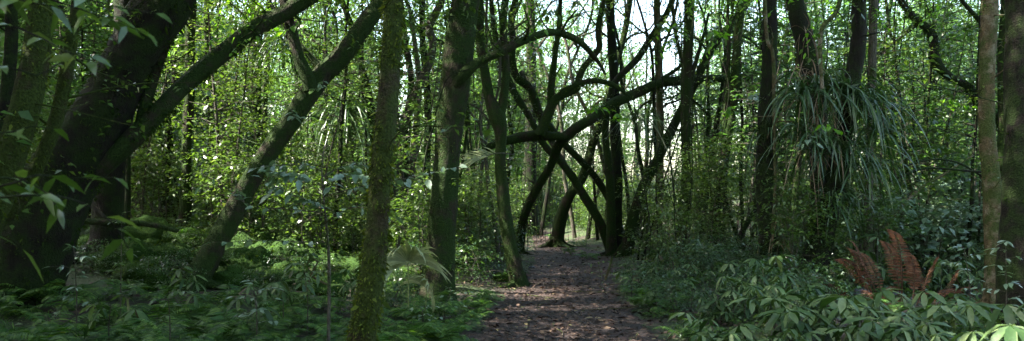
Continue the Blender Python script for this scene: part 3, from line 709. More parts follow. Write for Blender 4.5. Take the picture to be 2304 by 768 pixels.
def frond_mesh(name, L, npair, pin, mat, g=.55, fine=True, el=.9, bare=.15, curl=0):
    """a fern frond pointing along +X and arching"""
    mb = MB(); d0 = np.array([math.cos(el), 0, math.sin(el)])
    def c(t): return d0*L*t*(1-.2*t)-np.array([0, 0, 1])*L*g*t*t+np.array([0, curl*t*t, 0])
    ts = np.linspace(0, 1, 14)
    tube(mb, [[*c(t), .0035*(1.1-t)*L/.6] for t in ts[::2]], .06, 4, 0)
    for i in range(npair):
        t = bare+(1-bare)*(i+.5)/npair
        p = c(t); tg = unit(c(min(1, t+.01))-c(t-.01))
        q = pin*min(1, (t-bare)/.12+.35)*(1-((t-bare)/(1-bare))**1.6)*rng.uniform(.88, 1.08)
        if q < .01: continue
        for sd in (-1, 1):
            side = np.array([0, sd, 0.]); d = unit(side+tg*.38+np.array([0, 0, -.12])+rng.normal(0, .05, 3))
            nrm = unit(np.cross(tg, side)*sd)
            if fine:
                k = max(3, int(q/.0105)); u = (np.arange(k)+.5)/k
                pp = p+d*q*u[:, None]-np.array([0, 0, 1])*q*.2*(u**2)[:, None]
                sp = L*(1-bare)/npair; l = sp*.36*(1-u*.5)+.002
                for e in (-1, 1):
                    sd2 = unit(np.cross(d, nrm))*e
                    dd = unit(np.broadcast_to(sd2+d*.35, (k, 3))+rng.normal(0, .06, (k, 3)))
                    leaves4(mb, pp, dd, np.broadcast_to(nrm, (k, 3))+rng.normal(0, .1, (k, 3)), l, .0085, .1, .05)
                straps(mb, [p], np.array([d]), q, .004, .2, 3, 0)
            else:
                leaves8(mb, [p], np.array([d]), np.array([nrm]), q, max(.009, (1-bare)*L/npair*.55), .1, .2)
    return mb.mesh(name, mat)

def palmate_mesh(name, L, pet, mat, k=7, droop=.5):
    """umbrella leaf: a petiole along +X rising, leaflets fanned at its tip"""
    mb = MB(); tip = np.array([pet*.8, 0, pet*.6])
    tube(mb, [[0, 0, 0, .0035], [pet*.45, 0, pet*.25, .003], [*tip, .0022]], .06, 5, 0)
    a = np.linspace(-2.45, 2.45, k)+rng.normal(0, .06, k); ln = L*(1-.38*(np.abs(a)/2.45)**1.5)*rng.uniform(.9, 1.05, k)
    d = unit(np.stack([np.cos(a), np.sin(a), rng.normal(-.08, .1, k)-.05*np.abs(a)], 1))
    n = unit(np.stack([rng.normal(0, .12, k), rng.normal(0, .12, k), np.ones(k)], 1))
    leaves8(mb, tip+d*.012+np.zeros((k, 3)), d, n, ln, ln*.33, .14, droop*rng.uniform(.5, 1.8, k), .82, 1.2)
    return mb.mesh(name, mat)

def leafy_twig(stem_mb, leaf_mb, pts, n, L, W=.5, spread=.5, r=.004, sidetwig=0, droop=.25, flat=.25):
    """pts: 3D polyline from the attachment outwards; alternate leaves along it"""
    K = len(pts); p4 = [[*p, r*(1-.75*i/(K-1))] for i, p in enumerate(pts)]
    c, _ = tube(stem_mb, p4, .05, 5, 0)
    idx = np.linspace(len(c)*.2, len(c)-1, n).astype(int)
    tg = unit(np.gradient(c, axis=0))[idx]; p = c[idx]
    sd = unit(np.cross(tg, np.array([0, 0, 1.])+rng.normal(0, .15, (n, 3))))*np.where(np.arange(n) % 2, 1, -1)[:, None]
    d = unit(sd+tg*spread+rng.normal(0, .25, (n, 3))+np.array([0, 0, -.12])); d[-1] = tg[-1]
    nr = unit(np.array([0, 0, 1.])+rng.normal(0, flat, (n, 3)))
    l = L*rng.uniform(.7, 1.15, n)
    leaves8(leaf_mb, p, d, nr, l, l*W, .1, droop, 1.0, .95)
    for j in range(sidetwig):
        i = int(len(c)*rng.uniform(.15, .9)); t = c[i]; g = unit(np.gradient(c, axis=0))[i]
        s = unit(np.cross(g, [0, 0, 1.]))*rng.choice([-1, 1]); q = rng.uniform(.25, .5)*np.linalg.norm(c[-1]-c[0])*.5
        dd = unit(s+g*.7+rng.normal(0, .2, 3)); leafy_twig(stem_mb, leaf_mb, [t, t+dd*q*.5+[0,0,.02], t+dd*q-[0,0,.02]], max(4, int(q/.045)), L, W, spread, r*.5, 0, droop, flat)

# ---- crossing vines
for i in range(64):
    px = rng.uniform(600, 2300) if i < 34 else (rng.uniform(1060, 1320) if i < 44 else rng.uniform(1440, 1800)); Y = rng.uniform(11.5, 21)
    if not clear(px, Y, .15): Y = 24.5
    x = (px-CX)/F*Y; top = EYE+HY/F*Y+.8; g = hgt(x, Y)
    sl_ = rng.normal(0, .35); pts = []
    for t in np.linspace(0, 1, 8): pts.append([x+sl_*t+rng.normal(0, .07), Y+rng.normal(0, .07), g-.05+(top-g)*t, rng.uniform(.005, .009)])
    mb = MB(); tube(mb, pts, .1, 6, .0, 0, .012)
    b = Vector(pts[0][:3]); o = mesh_obj('hanging_vine', mb.mesh('hanging_vine', 'bark_dark', b, True), None, b)
    z = zone(px)
    tag(o, 'thin dark vine hanging straight to the ground ' + ZTXT[z], 'vine', 'hanging vines ' + ZTXT[z])

# ---- mossy rocks
def rock(px, py, Y, r, lab, mat='rock_moss', fz=1, grp=None, name='mossy_rock', flat=.65):
    Y = Y or groundY(px, py); x = (px-CX)/F*Y; c = np.array([x, Y, hgt(x, Y)+r*.12])
    n = 20; th = np.linspace(0, math.pi, n); ph = np.linspace(0, 2*math.pi, 26, endpoint=False)
    T, H = np.meshgrid(th, ph, indexing='ij'); D = np.stack([np.sin(T)*np.cos(H), np.sin(T)*np.sin(H), np.cos(T)], -1).reshape(-1, 3)
    sd = rng.uniform(0, 50)
    k = np.array([1+.5*mn.noise(Vector(tuple(q*1.5+sd)))+.28*mn.noise(Vector(tuple(q*3.7+sd)))+.1*mn.noise(Vector(tuple(q*8+sd))) for q in D])
    V = D*k[:, None]*np.array([r*rng.uniform(1, 1.35), r, r*flat])
    idx = np.arange(n*26).reshape(n, 26)
    q = np.stack([idx[:-1], np.roll(idx[:-1], -1, 1), np.roll(idx[1:], -1, 1), idx[1:]], -1).reshape(-1, 4)[:, ::-1]
    mb = MB(); mb.add(V, q); me = mb.mesh(name, mat, smooth=True)
    if fz:
        root = empty(name, tuple(c), lab, 'rock', grp)
        mesh_obj('stone', me, root)
        K = int(5200*r*r*fz)+250; i = rng.integers(26*2, len(D)*3//4, K); p = V[i]+rng.normal(0, .012+.03*r, (K, 3)); dd = unit(D[i]+rng.normal(0, .5, (K, 3)))
        l = .024*rng.lognormal(0, .4, K); m2 = MB(); leaves4(m2, p, dd, unit(rng.normal(0, 1, (K, 3))), l, l*.5, 0, .1)
        mesh_obj('moss', m2.mesh('rock_moss_tufts', 'moss'), root)
    else: tag(mesh_obj(name, me, None, tuple(c)), lab, 'rock', grp)
RG = 'moss-covered rocks left of the path'
for px, py, r in [(505,600,.34),(556,612,.30),(618,588,.36),(660,566,.28),(700,600,.3),(330,556,.42),(300,606,.38),(378,600,.34),(760,560,.3),(765,625,.32),(585,560,.3),(470,560,.3),(540,570,.28),(520,640,.26),(640,640,.26),(330,640,.3),(720,655,.25),(410,560,.3),(240,580,.4),(810,600,.26),(900,640,.26)]:
    rock(px, py, None, r*1.15, 'green moss-covered rock in the jumble of rocks left of the path', grp=RG)
rock(1136, 634, None, .17, 'small rounded mossy rock behind the foot of the forked trunk', fz=.5)
rock(1050, 604, None, .26, 'rounded grey-green rock behind the thick green trunk', fz=.4)
rock(1196, 604, None, .06, 'pale bare stone at the left edge of the path', 'rock_grey', 0, name='stone')
for i in range(30):
    px = rng.uniform(1880, 2250); Y = rng.uniform(11.5, 16.5)
    rock(px, 0, Y, rng.uniform(.06, .17), 'grey bluish stone lying in the dry gully behind the brown fern', 'rock_grey', 0, 'stones in the gully', 'stone', .6)

# ---- ferns
FR = [frond_mesh('frond_a', .66, 17, .15, 'fern', .5, False), frond_mesh('frond_b', .8, 19, .17, 'fern', .42, False, .75), frond_mesh('frond_c', .55, 15, .14, 'fern', .6, False, 1.0, curl=.08)]
FRC = [frond_mesh('frond_d', .6, 20, .12, 'fern', .5, False), frond_mesh('frond_e', .75, 22, .14, 'fern', .55, False, .8)]
def fern(px, Y, sc, lab, grp, nf=8, coarse=False, name='fern', set_=None):
    x = (px-CX)/F*Y; root = empty(name, (x, Y, hgt(x, Y)), lab, 'fern', grp)
    a0 = rng.uniform(0, 6.28); st = set_ or (FRC if coarse else FR)
    for i in range(nf):
        s = sc*rng.uniform(.75, 1.15)
        mesh_obj('frond', st[i % len(st)], root, (0, 0, .01), (rng.normal(0, .15), rng.normal(0, .22), a0+i*6.283/nf+rng.normal(0, .25)), s)
fl = 'feathery green fern in the fern bed at the lower left'
for i in range(110):
    py = 610+200*rng.random()**.85; px = rng.uniform(250, 1070)
    if py < 655 and px < 820: continue
    Y = 1900*1.15/(py-HY)*rng.uniform(.95, 1.05)
    if px > 1000 and py < 720: continue
    if not clear(px, Y, .05): continue
    fern(px, Y, rng.uniform(.75, 1.15), fl, 'ferns at the lower left', int(rng.integers(6, 9)))
for i in range(60):
    fern(rng.uniform(-60, 560), rng.uniform(4.9, 10.2), rng.uniform(.8, 1.2), 'dim green fern below the massive black trunk', 'ferns below the massive black trunk', 7)
for i in range(26):
    Y = rng.uniform(7.6, 12.5); sd = -1 if i % 3 else 1; x = pc(Y)+sd*(pw(Y)+rng.uniform(.12, .4)); 
    fern(x/Y*F+CX, Y, rng.uniform(.5, .8), 'low green fern leaning over the ' + ('left' if sd < 0 else 'right') + ' edge of the path', 'ferns along the ' + ('left' if sd < 0 else 'right') + ' path edge', 6)
for i in range(30):
    Y = rng.uniform(8, 13.5); px = rng.uniform(1400, 1850); x = (px-CX)/F*Y
    if x-pc(Y) < pw(Y)+.25: continue
    put('shrub', SHR['shr_b'], px, Y, rng.uniform(.5, .8), 'shrub', 'low small-leaved plant among the umbrella-leaved plants', 'small-leaved plants right of the path')
for i in range(26):
    Y = rng.uniform(7.2, 13); px = rng.uniform(1450, 2300); x = (px-CX)/F*Y
    if x-pc(Y) < pw(Y)+.3: continue
    fern(px, Y, rng.uniform(.6, .95), 'green fern growing up through the umbrella-leaved plants', 'ferns among the umbrella-leaved plants', 6)
fern(965, 9.2, 1.15, 'fern with long pinnate fronds at the foot of the thick green trunk', None, 8)
for px, Y in [(1285,19.8),(1320,18.8),(1300,23),(1245,26),(1225,31)]:
    fern(px, Y, 1.0, 'small bright fern at the far right edge of the path', 'ferns at the far end of the path', 7, True)
for i in range(46):
    px = rng.choice([rng.uniform(250, 1000), rng.uniform(1450, 2300)]); Y = rng.uniform(13, 22)
    if not clear(px, Y, .5): continue
    z = zone(px); fern(px, Y, rng.uniform(.8, 1.5), 'arching green fern growing ' + ZTXT[z], 'ferns growing ' + ZTXT[z], 7, True)

# ---- dead brown tree fern
DF = [frond_mesh('dead_a', 1.4, 26, .13, 'deadfern', .3, False, 1.38, curl=.18), frond_mesh('dead_b', 1.05, 22, .12, 'deadfern', .5, False, 1.15, curl=-.2), frond_mesh('dead_c', .9, 22, .11, 'deadfern', .75, False, .8)]
Yd = 10.2; q = P(2010, 690, Yd); root = empty('dead_fern', (q.x, Yd, hgt(q.x, Yd)), 'withered rust-brown fern with upright and collapsed fronds, in front of the stony gully', 'fern'); root.scale = (1.12, 1.12, 1.12)
for az, el, k, s, dx in [(2.6,.1,0,.95,-.18),(1.9,-.05,0,1.05,-.02),(1.2,-.05,0,1.0,.12),(.5,.12,0,.95,.18),(.2,.45,1,.95,.4),(0,.62,1,.8,.55),(3.0,.5,1,.9,-.3),(3.3,.2,2,1.1,-.3),(3.9,.2,2,1.0,-.25),(4.7,.3,2,.9,0),(5.4,.1,2,.9,.2),(2.9,.3,2,1.2,-.1),(4.3,0,2,1.1,-.4),(5.9,.3,1,.7,.6),(2.2,.15,0,.8,-.35),(3.1,.0,1,1.0,-.45),(1.6,.2,2,1.2,-.15),(.9,.3,2,1.1,.1),(3.6,.5,2,1.0,-.5),(2.5,.6,2,1.1,-.45),(4.9,.6,2,.9,-.1),(5.6,.7,2,.9,.35),(1.5,-.1,0,.75,.28),(2.0,.05,0,1.1,-.1),(1.0,.0,0,1.0,.2),(2.8,.2,0,.9,-.3),(.1,.5,0,.7,.5),(1.4,.05,0,1.05,.05),(3.4,.35,1,1.1,-.4),(2.3,-.1,0,.95,-.25),(4.4,.4,1,.9,0),(.7,.25,0,.85,.35)]:
    mesh_obj('frond', DF[k], root, (dx+rng.normal(0,.05), rng.normal(0,.12), .12), (rng.normal(0, .22), el+rng.normal(0, .1), az+rng.normal(0, .3)), s*rng.uniform(.75, 1.1))
for px, Y, s in [(1800, 8.9, .55), (2110, 9.2, .5)]:
    x = (px-CX)/F*Y; root = empty('dead_fern', (x, Y, hgt(x, Y)+.28), 'dead brown frond lying on the umbrella-leaved plants ' + ('left of the upright brown fern' if px < 2000 else 'right of the upright brown fern'), 'fern')
    mesh_obj('frond', DF[1], root, (0, 0, 0), (.3, 1.0, 2.6), s); mesh_obj('frond', DF[2], root, (.1, 0, 0), (.5, .5, 3.3), s*.8)

# ---- umbrella-leaved plants
PM = [palmate_mesh('umb_a', .20, .22, 'leaf_palm', 7, .45), palmate_mesh('umb_b', .17, .18, 'leaf_palm', 7, .65), palmate_mesh('umb_c', .22, .26, 'leaf_palm', 7, .3), palmate_mesh('umb_d', .15, .15, 'leaf_palm', 5, .55)]
STEM = []
for h in (.25, .4, .55):
    mb = MB(); tube(mb, [[0,0,-.05,.008],[.02,.01,h*.5,.006],[0,0,h,.004]], .06, 6, 0); STEM.append(mb.mesh('plant_stem', 'bark_grey', smooth=True))
def umbrella(px, Y, sc, lab, grp, nl=8, hi=1, name='umbrella_leaf_plant'):
    x = (px-CX)/F*Y; root = empty(name, (x, Y, hgt(x, Y)), lab, 'plant', grp, rng.uniform(0, 6.28)); root.scale = (sc,)*3
    k = min(2, hi); h = (.25, .4, .55)[k]
    mesh_obj('stem', STEM[k], root)
    for i in range(nl):
        mesh_obj('leaf', PM[int(rng.integers(0, 4))], root, (0, 0, h*(1-.07*i)), (rng.normal(0, .25), rng.normal(.12, .3), i*2.4+rng.normal(0, .3)), rng.uniform(.75, 1.2))
n_ = 0
for i in range(900):
    if n_ >= 100: break
    Y = 6.6+9.5*rng.random()**1.15; px = rng.uniform(1330, 2330); x = (px-CX)/F*Y
    if x-pc(Y) < pw(Y)+.28+.12*math.sin(Y*2.3): continue
    if 1830 < px and Y > 8.4: continue
    if px > 1600 and Y > 11.8: continue
    front = Y < 9.5; n_ += 1
    wh = 'front rank at the lower right' if front else 'bank along the right edge of the path'
    umbrella(px, Y, rng.choice([.55, .75, .95, 1.1])*rng.uniform(.9, 1.1)*(.85 if px < 1700 else 1.0), 'pale green umbrella-leaved plant in the ' + wh, 'umbrella-leaved plants in the ' + wh, int(rng.integers(4, 8)), int(rng.integers(0, 3)) if x-pc(Y) > pw(Y)+.8 and px < 1750 and Y > 8 else 0)
Y = 5.6; x = (2245-CX)/F*Y
root = empty('umbrella_leaf_plant', (x, Y, hgt(x, Y)), 'large pale umbrella leaf with drooping leaflets in the lower right corner', 'plant')
mb = MB(); tube(mb, [[0,0,-.05,.008],[.02,.01,.25,.006],[0,0,.42,.005]], .06, 6, 0); mesh_obj('stem', mb.mesh('stem', 'bark_grey', smooth=True), root)
big = palmate_mesh('umb_big', .22, .16, 'leaf_palm', 8, .6)
for rz, t, z in [(-1.6, .25, .42), (.4, .2, .36), (2.4, .2, .33)]: mesh_obj('leaf', big, root, (0, 0, z), (0, t, rz), 1)
for i in range(26):
    px = rng.uniform(1950, 2300); Y = rng.uniform(11.8, 17)
    umbrella(px, Y, rng.uniform(.8, 1.2), 'umbrella-leaved plant on the bank beyond the stony gully', 'umbrella-leaved plants beyond the gully', 7, 2)
for px, Y in [(575, 7.6), (640, 8.2), (690, 9.5), (430, 8.5), (800, 9.0), (250, 7.0)]:
    umbrella(px, Y, .8, 'pale young umbrella-leaved seedling standing among the ferns at lower left', 'umbrella-leaved seedlings among the ferns', 6, 2, 'seedling')

# ---- strap-leaf climber hanging on the leaning dark trunk
mb = MB(); dead = MB()
root = empty('climbing_plant', tuple(P(1900, 600, Yc-.2)), 'big hanging clump of long glossy strap leaves on the leaning dark trunk', 'climbing plant')
for px, py, n, Lm in [(px_, py_, int(n_*(1.25 if py_ < 320 else .8)), l_*1.05) for px_, py_, n_, l_ in [(1800,215,44,.75),(1850,200,60,.8),(1905,215,70,.85),(1950,235,60,.85),(1975,300,50,.8),(1840,330,60,.9),(1900,340,70,.95),(1950,380,50,.8),(1870,450,50,.75),(1810,300,36,.7),(1925,460,30,.7)]]:
    o = np.array(P(px, py, Yc-.25+rng.normal(0, .12)))+rng.normal(0, .05, (n, 3))
    a = rng.uniform(0, 6.28, n); e = rng.uniform(.1, 1.3, n)
    d = unit(np.stack([np.cos(a)*np.cos(e), np.sin(a)*np.cos(e), np.sin(e)], 1))
    straps(mb, o, d, Lm*rng.uniform(.6, 1.25, n), .025*rng.uniform(.7, 1.2, n), rng.uniform(.5, 1.05, n), 8, .35)
mesh_obj('foliage', mb.mesh('strap_leaf_blades', 'strap', root.location), root)
for px, py, n, Lm in [(px_, py_, int(n_*.3), l_) for px_, py_, n_, l_ in [(1812,150,60,.7),(1835,200,60,.8),(1850,260,50,.8),(1815,60,30,.5),(1745,540,30,.4),(1745,480,24,.4),(1830,340,30,.7)]]:
    o = np.array(P(px, py, (Yc if px > 1760 else Y22)-.15))+rng.normal(0, .07, (n, 3))
    d = unit(np.stack([rng.normal(0, .5, n), rng.normal(-.2, .4, n), rng.uniform(-1, .2, n)], 1))
    straps(dead, o, d, Lm*rng.uniform(.5, 1.2, n), .014, rng.uniform(.7, 1.2, n), 6, .6)
mesh_obj('dead_leaves', dead.mesh('dead_leaves', 'deadleaf', root.location), root)
def strap_clump(px, py, Y, n, L, lab, mat='strap', W=.022, ground=True, name='strap_leaf_plant', g=(.6, 1.1), emin=.2):
    x, _, z = P(px, py, Y)
    if ground: z = hgt(x, Y)
    o = np.array([x, Y, z])+rng.normal(0, .04, (n, 3)); a = rng.uniform(0, 6.28, n); e = rng.uniform(emin, 1.4, n)
    d = unit(np.stack([np.cos(a)*np.cos(e), np.sin(a)*np.cos(e), np.sin(e)], 1)); mb = MB()
    straps(mb, o, d, L*rng.uniform(.6, 1.2, n), W, rng.uniform(*g, n), 8, .35)
    tag(mesh_obj(name, mb.mesh(name, mat, (x, Y, z)), None, (x, Y, z)), lab, 'plant')
strap_clump(105, 700, 6.0, 46, .7, 'clump of bluish strap leaves arching in the dim lower left', g=(.5, .9))
strap_clump(20, 740, 5.4, 30, .6, 'smaller strap-leaf clump in the lower left corner')
strap_clump(775, 250, 15.5, 110, 1.3, 'strap-leaf climber perched high behind the leaning mossy trunk', ground=False, name='climbing_plant', emin=-.2)
strap_clump(640, 100, 17, 90, 1.3, 'strap-leaf climber hanging near the top, left of the leaning mossy trunk', ground=False, name='climbing_plant', emin=-.3)
strap_clump(915, 480, 12.8, 90, 1.0, 'grassy strap-leaf clump between the moss-furred trunk and the thick green trunk', ground=True)
strap_clump(1440, 260, 16.5, 60, .9, 'strap-leaf climber on the bowed trunk right of the crossed trunks', ground=False, name='climbing_plant', emin=-.3)
strap_clump(1730, 300, 12.2, 26, .7, 'few curling strap leaves on the rough dark brown trunk', ground=False, name='climbing_plant')
strap_clump(1540, 620, 8.6, 16, .4, 'small grassy tuft at the right edge of the path')

# ---- palm seedlings with fan-like pale fronds
def palm_frond(name, L, mat, spread=1.35):
    mb = MB(); n = 26; t = np.linspace(-1, 1, n); a = t*spread
    d = unit(np.stack([np.sin(a)*1.0, -.35+0*a, np.cos(a)*.75], 1)+rng.normal(0, .03, (n, 3)))
    o = np.stack([np.sin(a)*.03, 0*a, np.cos(a)*.02], 1)
    straps(mb, o, d, L*(1-.15*np.abs(t))*rng.uniform(.9, 1.05, n), .03, rng.uniform(.35, .75, n), 9, .06, .5, (0, -1, .25))
    tube(mb, [[0, .02, -.0, .006], [.0, .1, -.12, .006], [0, .25, -.45, .006]], .08, 5, 0)
    return mb.mesh(name, mat)
pf = palm_frond('palm_frond', .55, 'palmpale')
q = P(918, 592, 7.9); root = empty('palm_seedling', (q.x, q.y+.25, hgt(q.x, q.y)), 'young palm with a pale fan of drooping leaflets beside the thick green trunk', 'palm')
h_ = q.z-root.location.z
mesh_obj('frond', pf, root, (0, -.25, h_), (0, 0, .1)); mesh_obj('frond', pf, root, (-.2, .25, h_-.12), (0, -.6, .6), .75); mesh_obj('frond', pf, root, (.1, .35, h_-.3), (0, .5, -.6), .7)
q = P(1118, 345, 12.0); root = empty('palm_frond', tuple(q), 'pale spiky palm frond sticking out left of the forked trunk', 'palm')
mb = MB(); n = 30; u = np.linspace(0, 1, n); d0 = np.array([-1, -.1, -.28]); sd = np.where(np.arange(n) % 2, 1, -1)
o = d0*(u*.35)[:, None]; d = unit(np.stack([-.9+0*u, -.2+.2*sd, .32*sd+.15], 1)+rng.normal(0, .08, (n, 3)))
straps(mb, o, d, .34*rng.uniform(.7, 1.1, n), .014, .25, 6, .2, .5, (0, -1, .25)); mesh_obj('leaflets', mb.mesh('leaflets', 'palmpale'), root)
mb = MB(); tube(mb, [[.25, .5, .0, .008], [.0, 0, 0, .007], [*(d0*.35), .003]], .08, 5, 0); mesh_obj('stalk', mb.mesh('stalk', 'bark_grey', smooth=True), root)

# ---- sapling with glossy leaves spreading across the view
Ys = 7.0; base = P(738, 840, Ys); base.z = hgt(base.x, Ys)
root = empty('sapling', tuple(base), 'slim sapling whose level branches of glossy blue-green leaves cross in front of the mossy trunks', 'sapling')
mb = MB(); sp = [P(738, 800, Ys), P(740, 690, Ys), P(740, 582, Ys), P(734, 501, Ys), P(728, 446, Ys), P(724, 380, Ys), P(730, 330, Ys+.1)]
tube(mb, [[base.x, base.y, base.z-.1, .018]]+[[*p, .016-.0018*i] for i, p in enumerate(sp)], .08, 8, .06)
mesh_obj('stem', mb.mesh('sapling_stem', 'bark_grey', base, True), root)
BR = [([(735,440,7.0),(793,425,6.9),(874,408,6.7),(935,398,6.6),(1032,375,6.5)], 26, .075, 2), ([(730,420,7),(700,405,6.9),(660,395,6.8),(600,385,6.7)], 22, .085, 3),
      ([(736,470,7),(690,450,6.7),(640,430,6.6),(590,402,6.5)], 22, .08, 3), ([(733,546,7),(680,545,6.8),(600,541,6.7),(540,544,6.6),(478,546,6.5)], 9, .075, 0),
      ([(728,446,7),(760,400,6.8),(800,392,6.6),(860,402,6.5)], 18, .085, 2), ([(724,400,7),(770,375,7.1),(830,372,7.1),(900,382,7.2)], 16, .07, 2),
      ([(724,385,7),(690,372,7.1),(640,372,7.2),(560,380,7.3)], 18, .07, 3), ([(736,480,7),(640,470,7.2),(560,462,7.3),(480,400,7.4),(450,420,7.4)], 12, .075, 2),
      ([(735,500,7),(780,470,6.8),(840,470,6.7),(890,490,6.6)], 10, .07, 1)]
BR = [(a_, int(b_*1.15), c_*1.25, d_) for a_, b_, c_, d_ in BR]
for pts, n, L, st in BR:
    a, b = MB(), MB(); leafy_twig(a, b, [np.array(P(*p)) for p in pts], n, L, .52, .5, .0055, st, .3, .4)
    br = mesh_obj('branch', a.mesh('branch', 'bark_grey', base, True), root); mesh_obj('foliage', b.mesh('foliage', 'leaf_gloss', base), br)

# ---- young tree just outside the left edge whose leaves hang into view
Yn = 3.4; base = Vector((-2.45, Yn, hgt(-2.45, Yn)))
root = empty('young_tree', tuple(base), 'out-of-focus branches of large hanging leaves at the left edge, closest to the camera', 'tree')
mb = MB(); tube(mb, [[base.x, Yn, -.1, .05], [-2.4, Yn, 1, .04], [-2.3, Yn, 2.2, .032], [-2.2, Yn, 3.2, .02]], .12, 8, .08); mesh_obj('trunk', mb.mesh('young_trunk', 'bark_dark', base, True), root)
for pts, n, L, mt in [([(-200,-40),(0,-10),(90,10),(180,20),(250,35)],14,.11,'leaf_mid'),([(-200,20),(20,-20),(130,5),(220,35),(330,75)],14,.11,'leaf_mid'),([(-150,120),(0,60),(80,80),(160,120),(230,130)],9,.10,'leaf_mid'),
    ([(-200,200),(0,150),(80,170),(150,135),(200,140)],5,.11,'leaf_mid'),([(-150,280),(0,300),(70,285),(120,290)],5,.12,'leaf_mid'),([(-200,440),(0,420),(80,395),(150,400),(255,400)],13,.115,'leaf_mid'),
    ([(-200,420),(-20,400),(60,410),(110,440),(130,470)],9,.10,'leaf_mid'),([(-150,560),(-20,530),(20,530),(50,560)],6,.12,'leaf_mid'),([(-180,470),(60,440),(180,455),(250,500),(290,560)],10,.13,'leaf_mid'),
    ([(-150,60),(50,-30),(160,-10),(280,20),(350,30)],8,.11,'leaf_gloss')]:
    a, b = MB(), MB(); pp = [np.array(P(p[0], p[1], Yn+rng.normal(0, .12))) for p in pts]
    leafy_twig(a, b, pp, n, L, .34, .6, .006, 0, .45, .6)
    br = mesh_obj('branch', a.mesh('branch', 'bark_dark', base, True), root); mesh_obj('foliage', b.mesh('foliage', mt, base), br)

# ---- seedlings with rounded leaves
def seedling(px, py0, py1, Y, n, L, lab, mat='leaf_gloss', W=.55, k=4):
    b = P(px, py0, Y); z = hgt(b.x, Y); root = empty('seedling', (b.x, Y, z), lab, 'seedling')
    top = P(px+rng.normal(0, 8), py1, Y); a, f = MB(), MB()
    tube(a, [[b.x, Y, z-.05, .007], [b.x+.01, Y, (z+top.z)/2, .005], [*top, .003]], .06, 6, 0)
    for j in range(k):
        t = .35+.65*(j+1)/k; o = np.array([b.x, Y, z])*(1-t)+np.array(top)*t; an = j*2.4+rng.uniform(0, .5); l = rng.uniform(.12, .26)
        dd = np.array([math.cos(an), math.sin(an)*.8, .2]); leafy_twig(a, f, [o, o+dd*l*.5, o+dd*l+[0, 0, -.02]], n, L, W, .5, .003, 0, .25)
    mesh_obj('stem', a.mesh('stem', 'bark_grey', root.location, True), root); mesh_obj('foliage', f.mesh('foliage', mat, root.location), root)
for a in [(1000,740,655,9.4,7,.055,'seedling with small rounded leaves in front of the thick green trunk','leaf_gloss',.7,7),
          (950,760,690,8.7,7,.05,'low round-leaved seedling in the ferns left of the path','leaf_gloss',.7,6),
          (575,800,640,7.2,7,.08,'broad-leaved seedling rising from the ferns, its stem dark and bare','leaf_gloss',.45,7),
          (690,780,600,8.0,7,.07,'leafy seedling before the mossy rocks under the sapling','leaf_mid',.5,7),
          (2180,780,560,8.2,6,.075,'leafy seedling between the brown fern and the tan trunk','leaf_gloss',.45,7),
          (2262,800,545,7.6,6,.08,'bluish-leaved seedling in front of the black right-edge trunk','leaf_gloss',.45,8),
          (1420,690,600,11.5,6,.06,'bright seedling at the path edge near the crossed trunks','leaf_mid',.45,6),
          (1350,660,590,13.2,6,.06,'little leafy seedling by the stick at the path edge','leaf_mid',.45,6),
          (270,760,480,8.4,8,.08,'bushy seedling under the massive trunk, leaves spread in tiers','leaf_mid',.4,9),
          (170,760,560,7.2,8,.08,'pale seedling below the massive black trunk','leaf_gloss',.4,7),
          (1590,560,470,14,8,.06,'leafy seedling before the vine-wrapped trunk','leaf_mid',.45,8),
          (1080,600,470,15.5,8,.06,'leafy seedling left of the forked trunk','leaf_mid',.45,8),
          (380,800,660,6.8,7,.08,'dim seedling with hanging leaves at the lower left','leaf_mid',.4,6)]: seedling(*a)

# ---- small ground plants between the mossy rocks, big-leaved shrubs on the bank
for i in range(30):
    px = rng.uniform(180, 900); Y = rng.uniform(9.5, 15)
    put('shrub', SHR['shr_b'], px, Y, rng.uniform(.35, .6), 'shrub', 'low small-leaved plant between the mossy rocks at left', 'low plants between the mossy rocks')
BIG = make_sapling('bank_shrub', 1.8, .9, .05, 60, 9, .13, 'leaf_gloss', .014, 3, lean=.3, sr=.28)
for i in range(30):
    px = rng.uniform(1940, 2330); Y = rng.uniform(13.5, 21)
    put('shrub', BIG, px, Y, rng.uniform(.6, 1.1), 'shrub', 'broad-leaved shrub on the sunlit bank right of the strap-leaf clump', 'broad-leaved shrubs on the right bank')
SPE = [make_sapling('broad_a', 4.6, 1.0, .25, 60, 10, .105, 'leaf_mid', .022, lean=.2, sr=.34), make_sapling('broad_b', 6.0, 1.1, .35, 70, 10, .11, 'leaf_far', .028, lean=.25, sr=.36)]
for i in range(46):
    for _ in range(20):
        Y = rng.uniform(14, 25); px = rng.uniform(560, 2300)
        if 1040 < px < 1400 and Y < 21: continue
        if clear(px, Y, .9): break
    z = zone(px)
    put('sapling', SPE[i % 2], px, Y, rng.uniform(.8, 1.15), 'sapling', 'broad-leaved sapling with spreading leaf sprays ' + ZTXT[z], 'broad-leaved saplings ' + ZTXT[z])
BIG2 = make_sapling('thicket_shrub', 1.8, .9, .05, 70, 12, .08, 'leaf_mid', .014, 3, lean=.3, sr=.26)
for i in range(20):
    px = rng.uniform(300, 1000); Y = rng.uniform(13, 19)
    put('shrub', BIG2, px, Y, rng.uniform(.5, .9), 'shrub', 'broad-leaved shrub in the shaded thicket left of the path', 'broad-leaved shrubs left of the path')

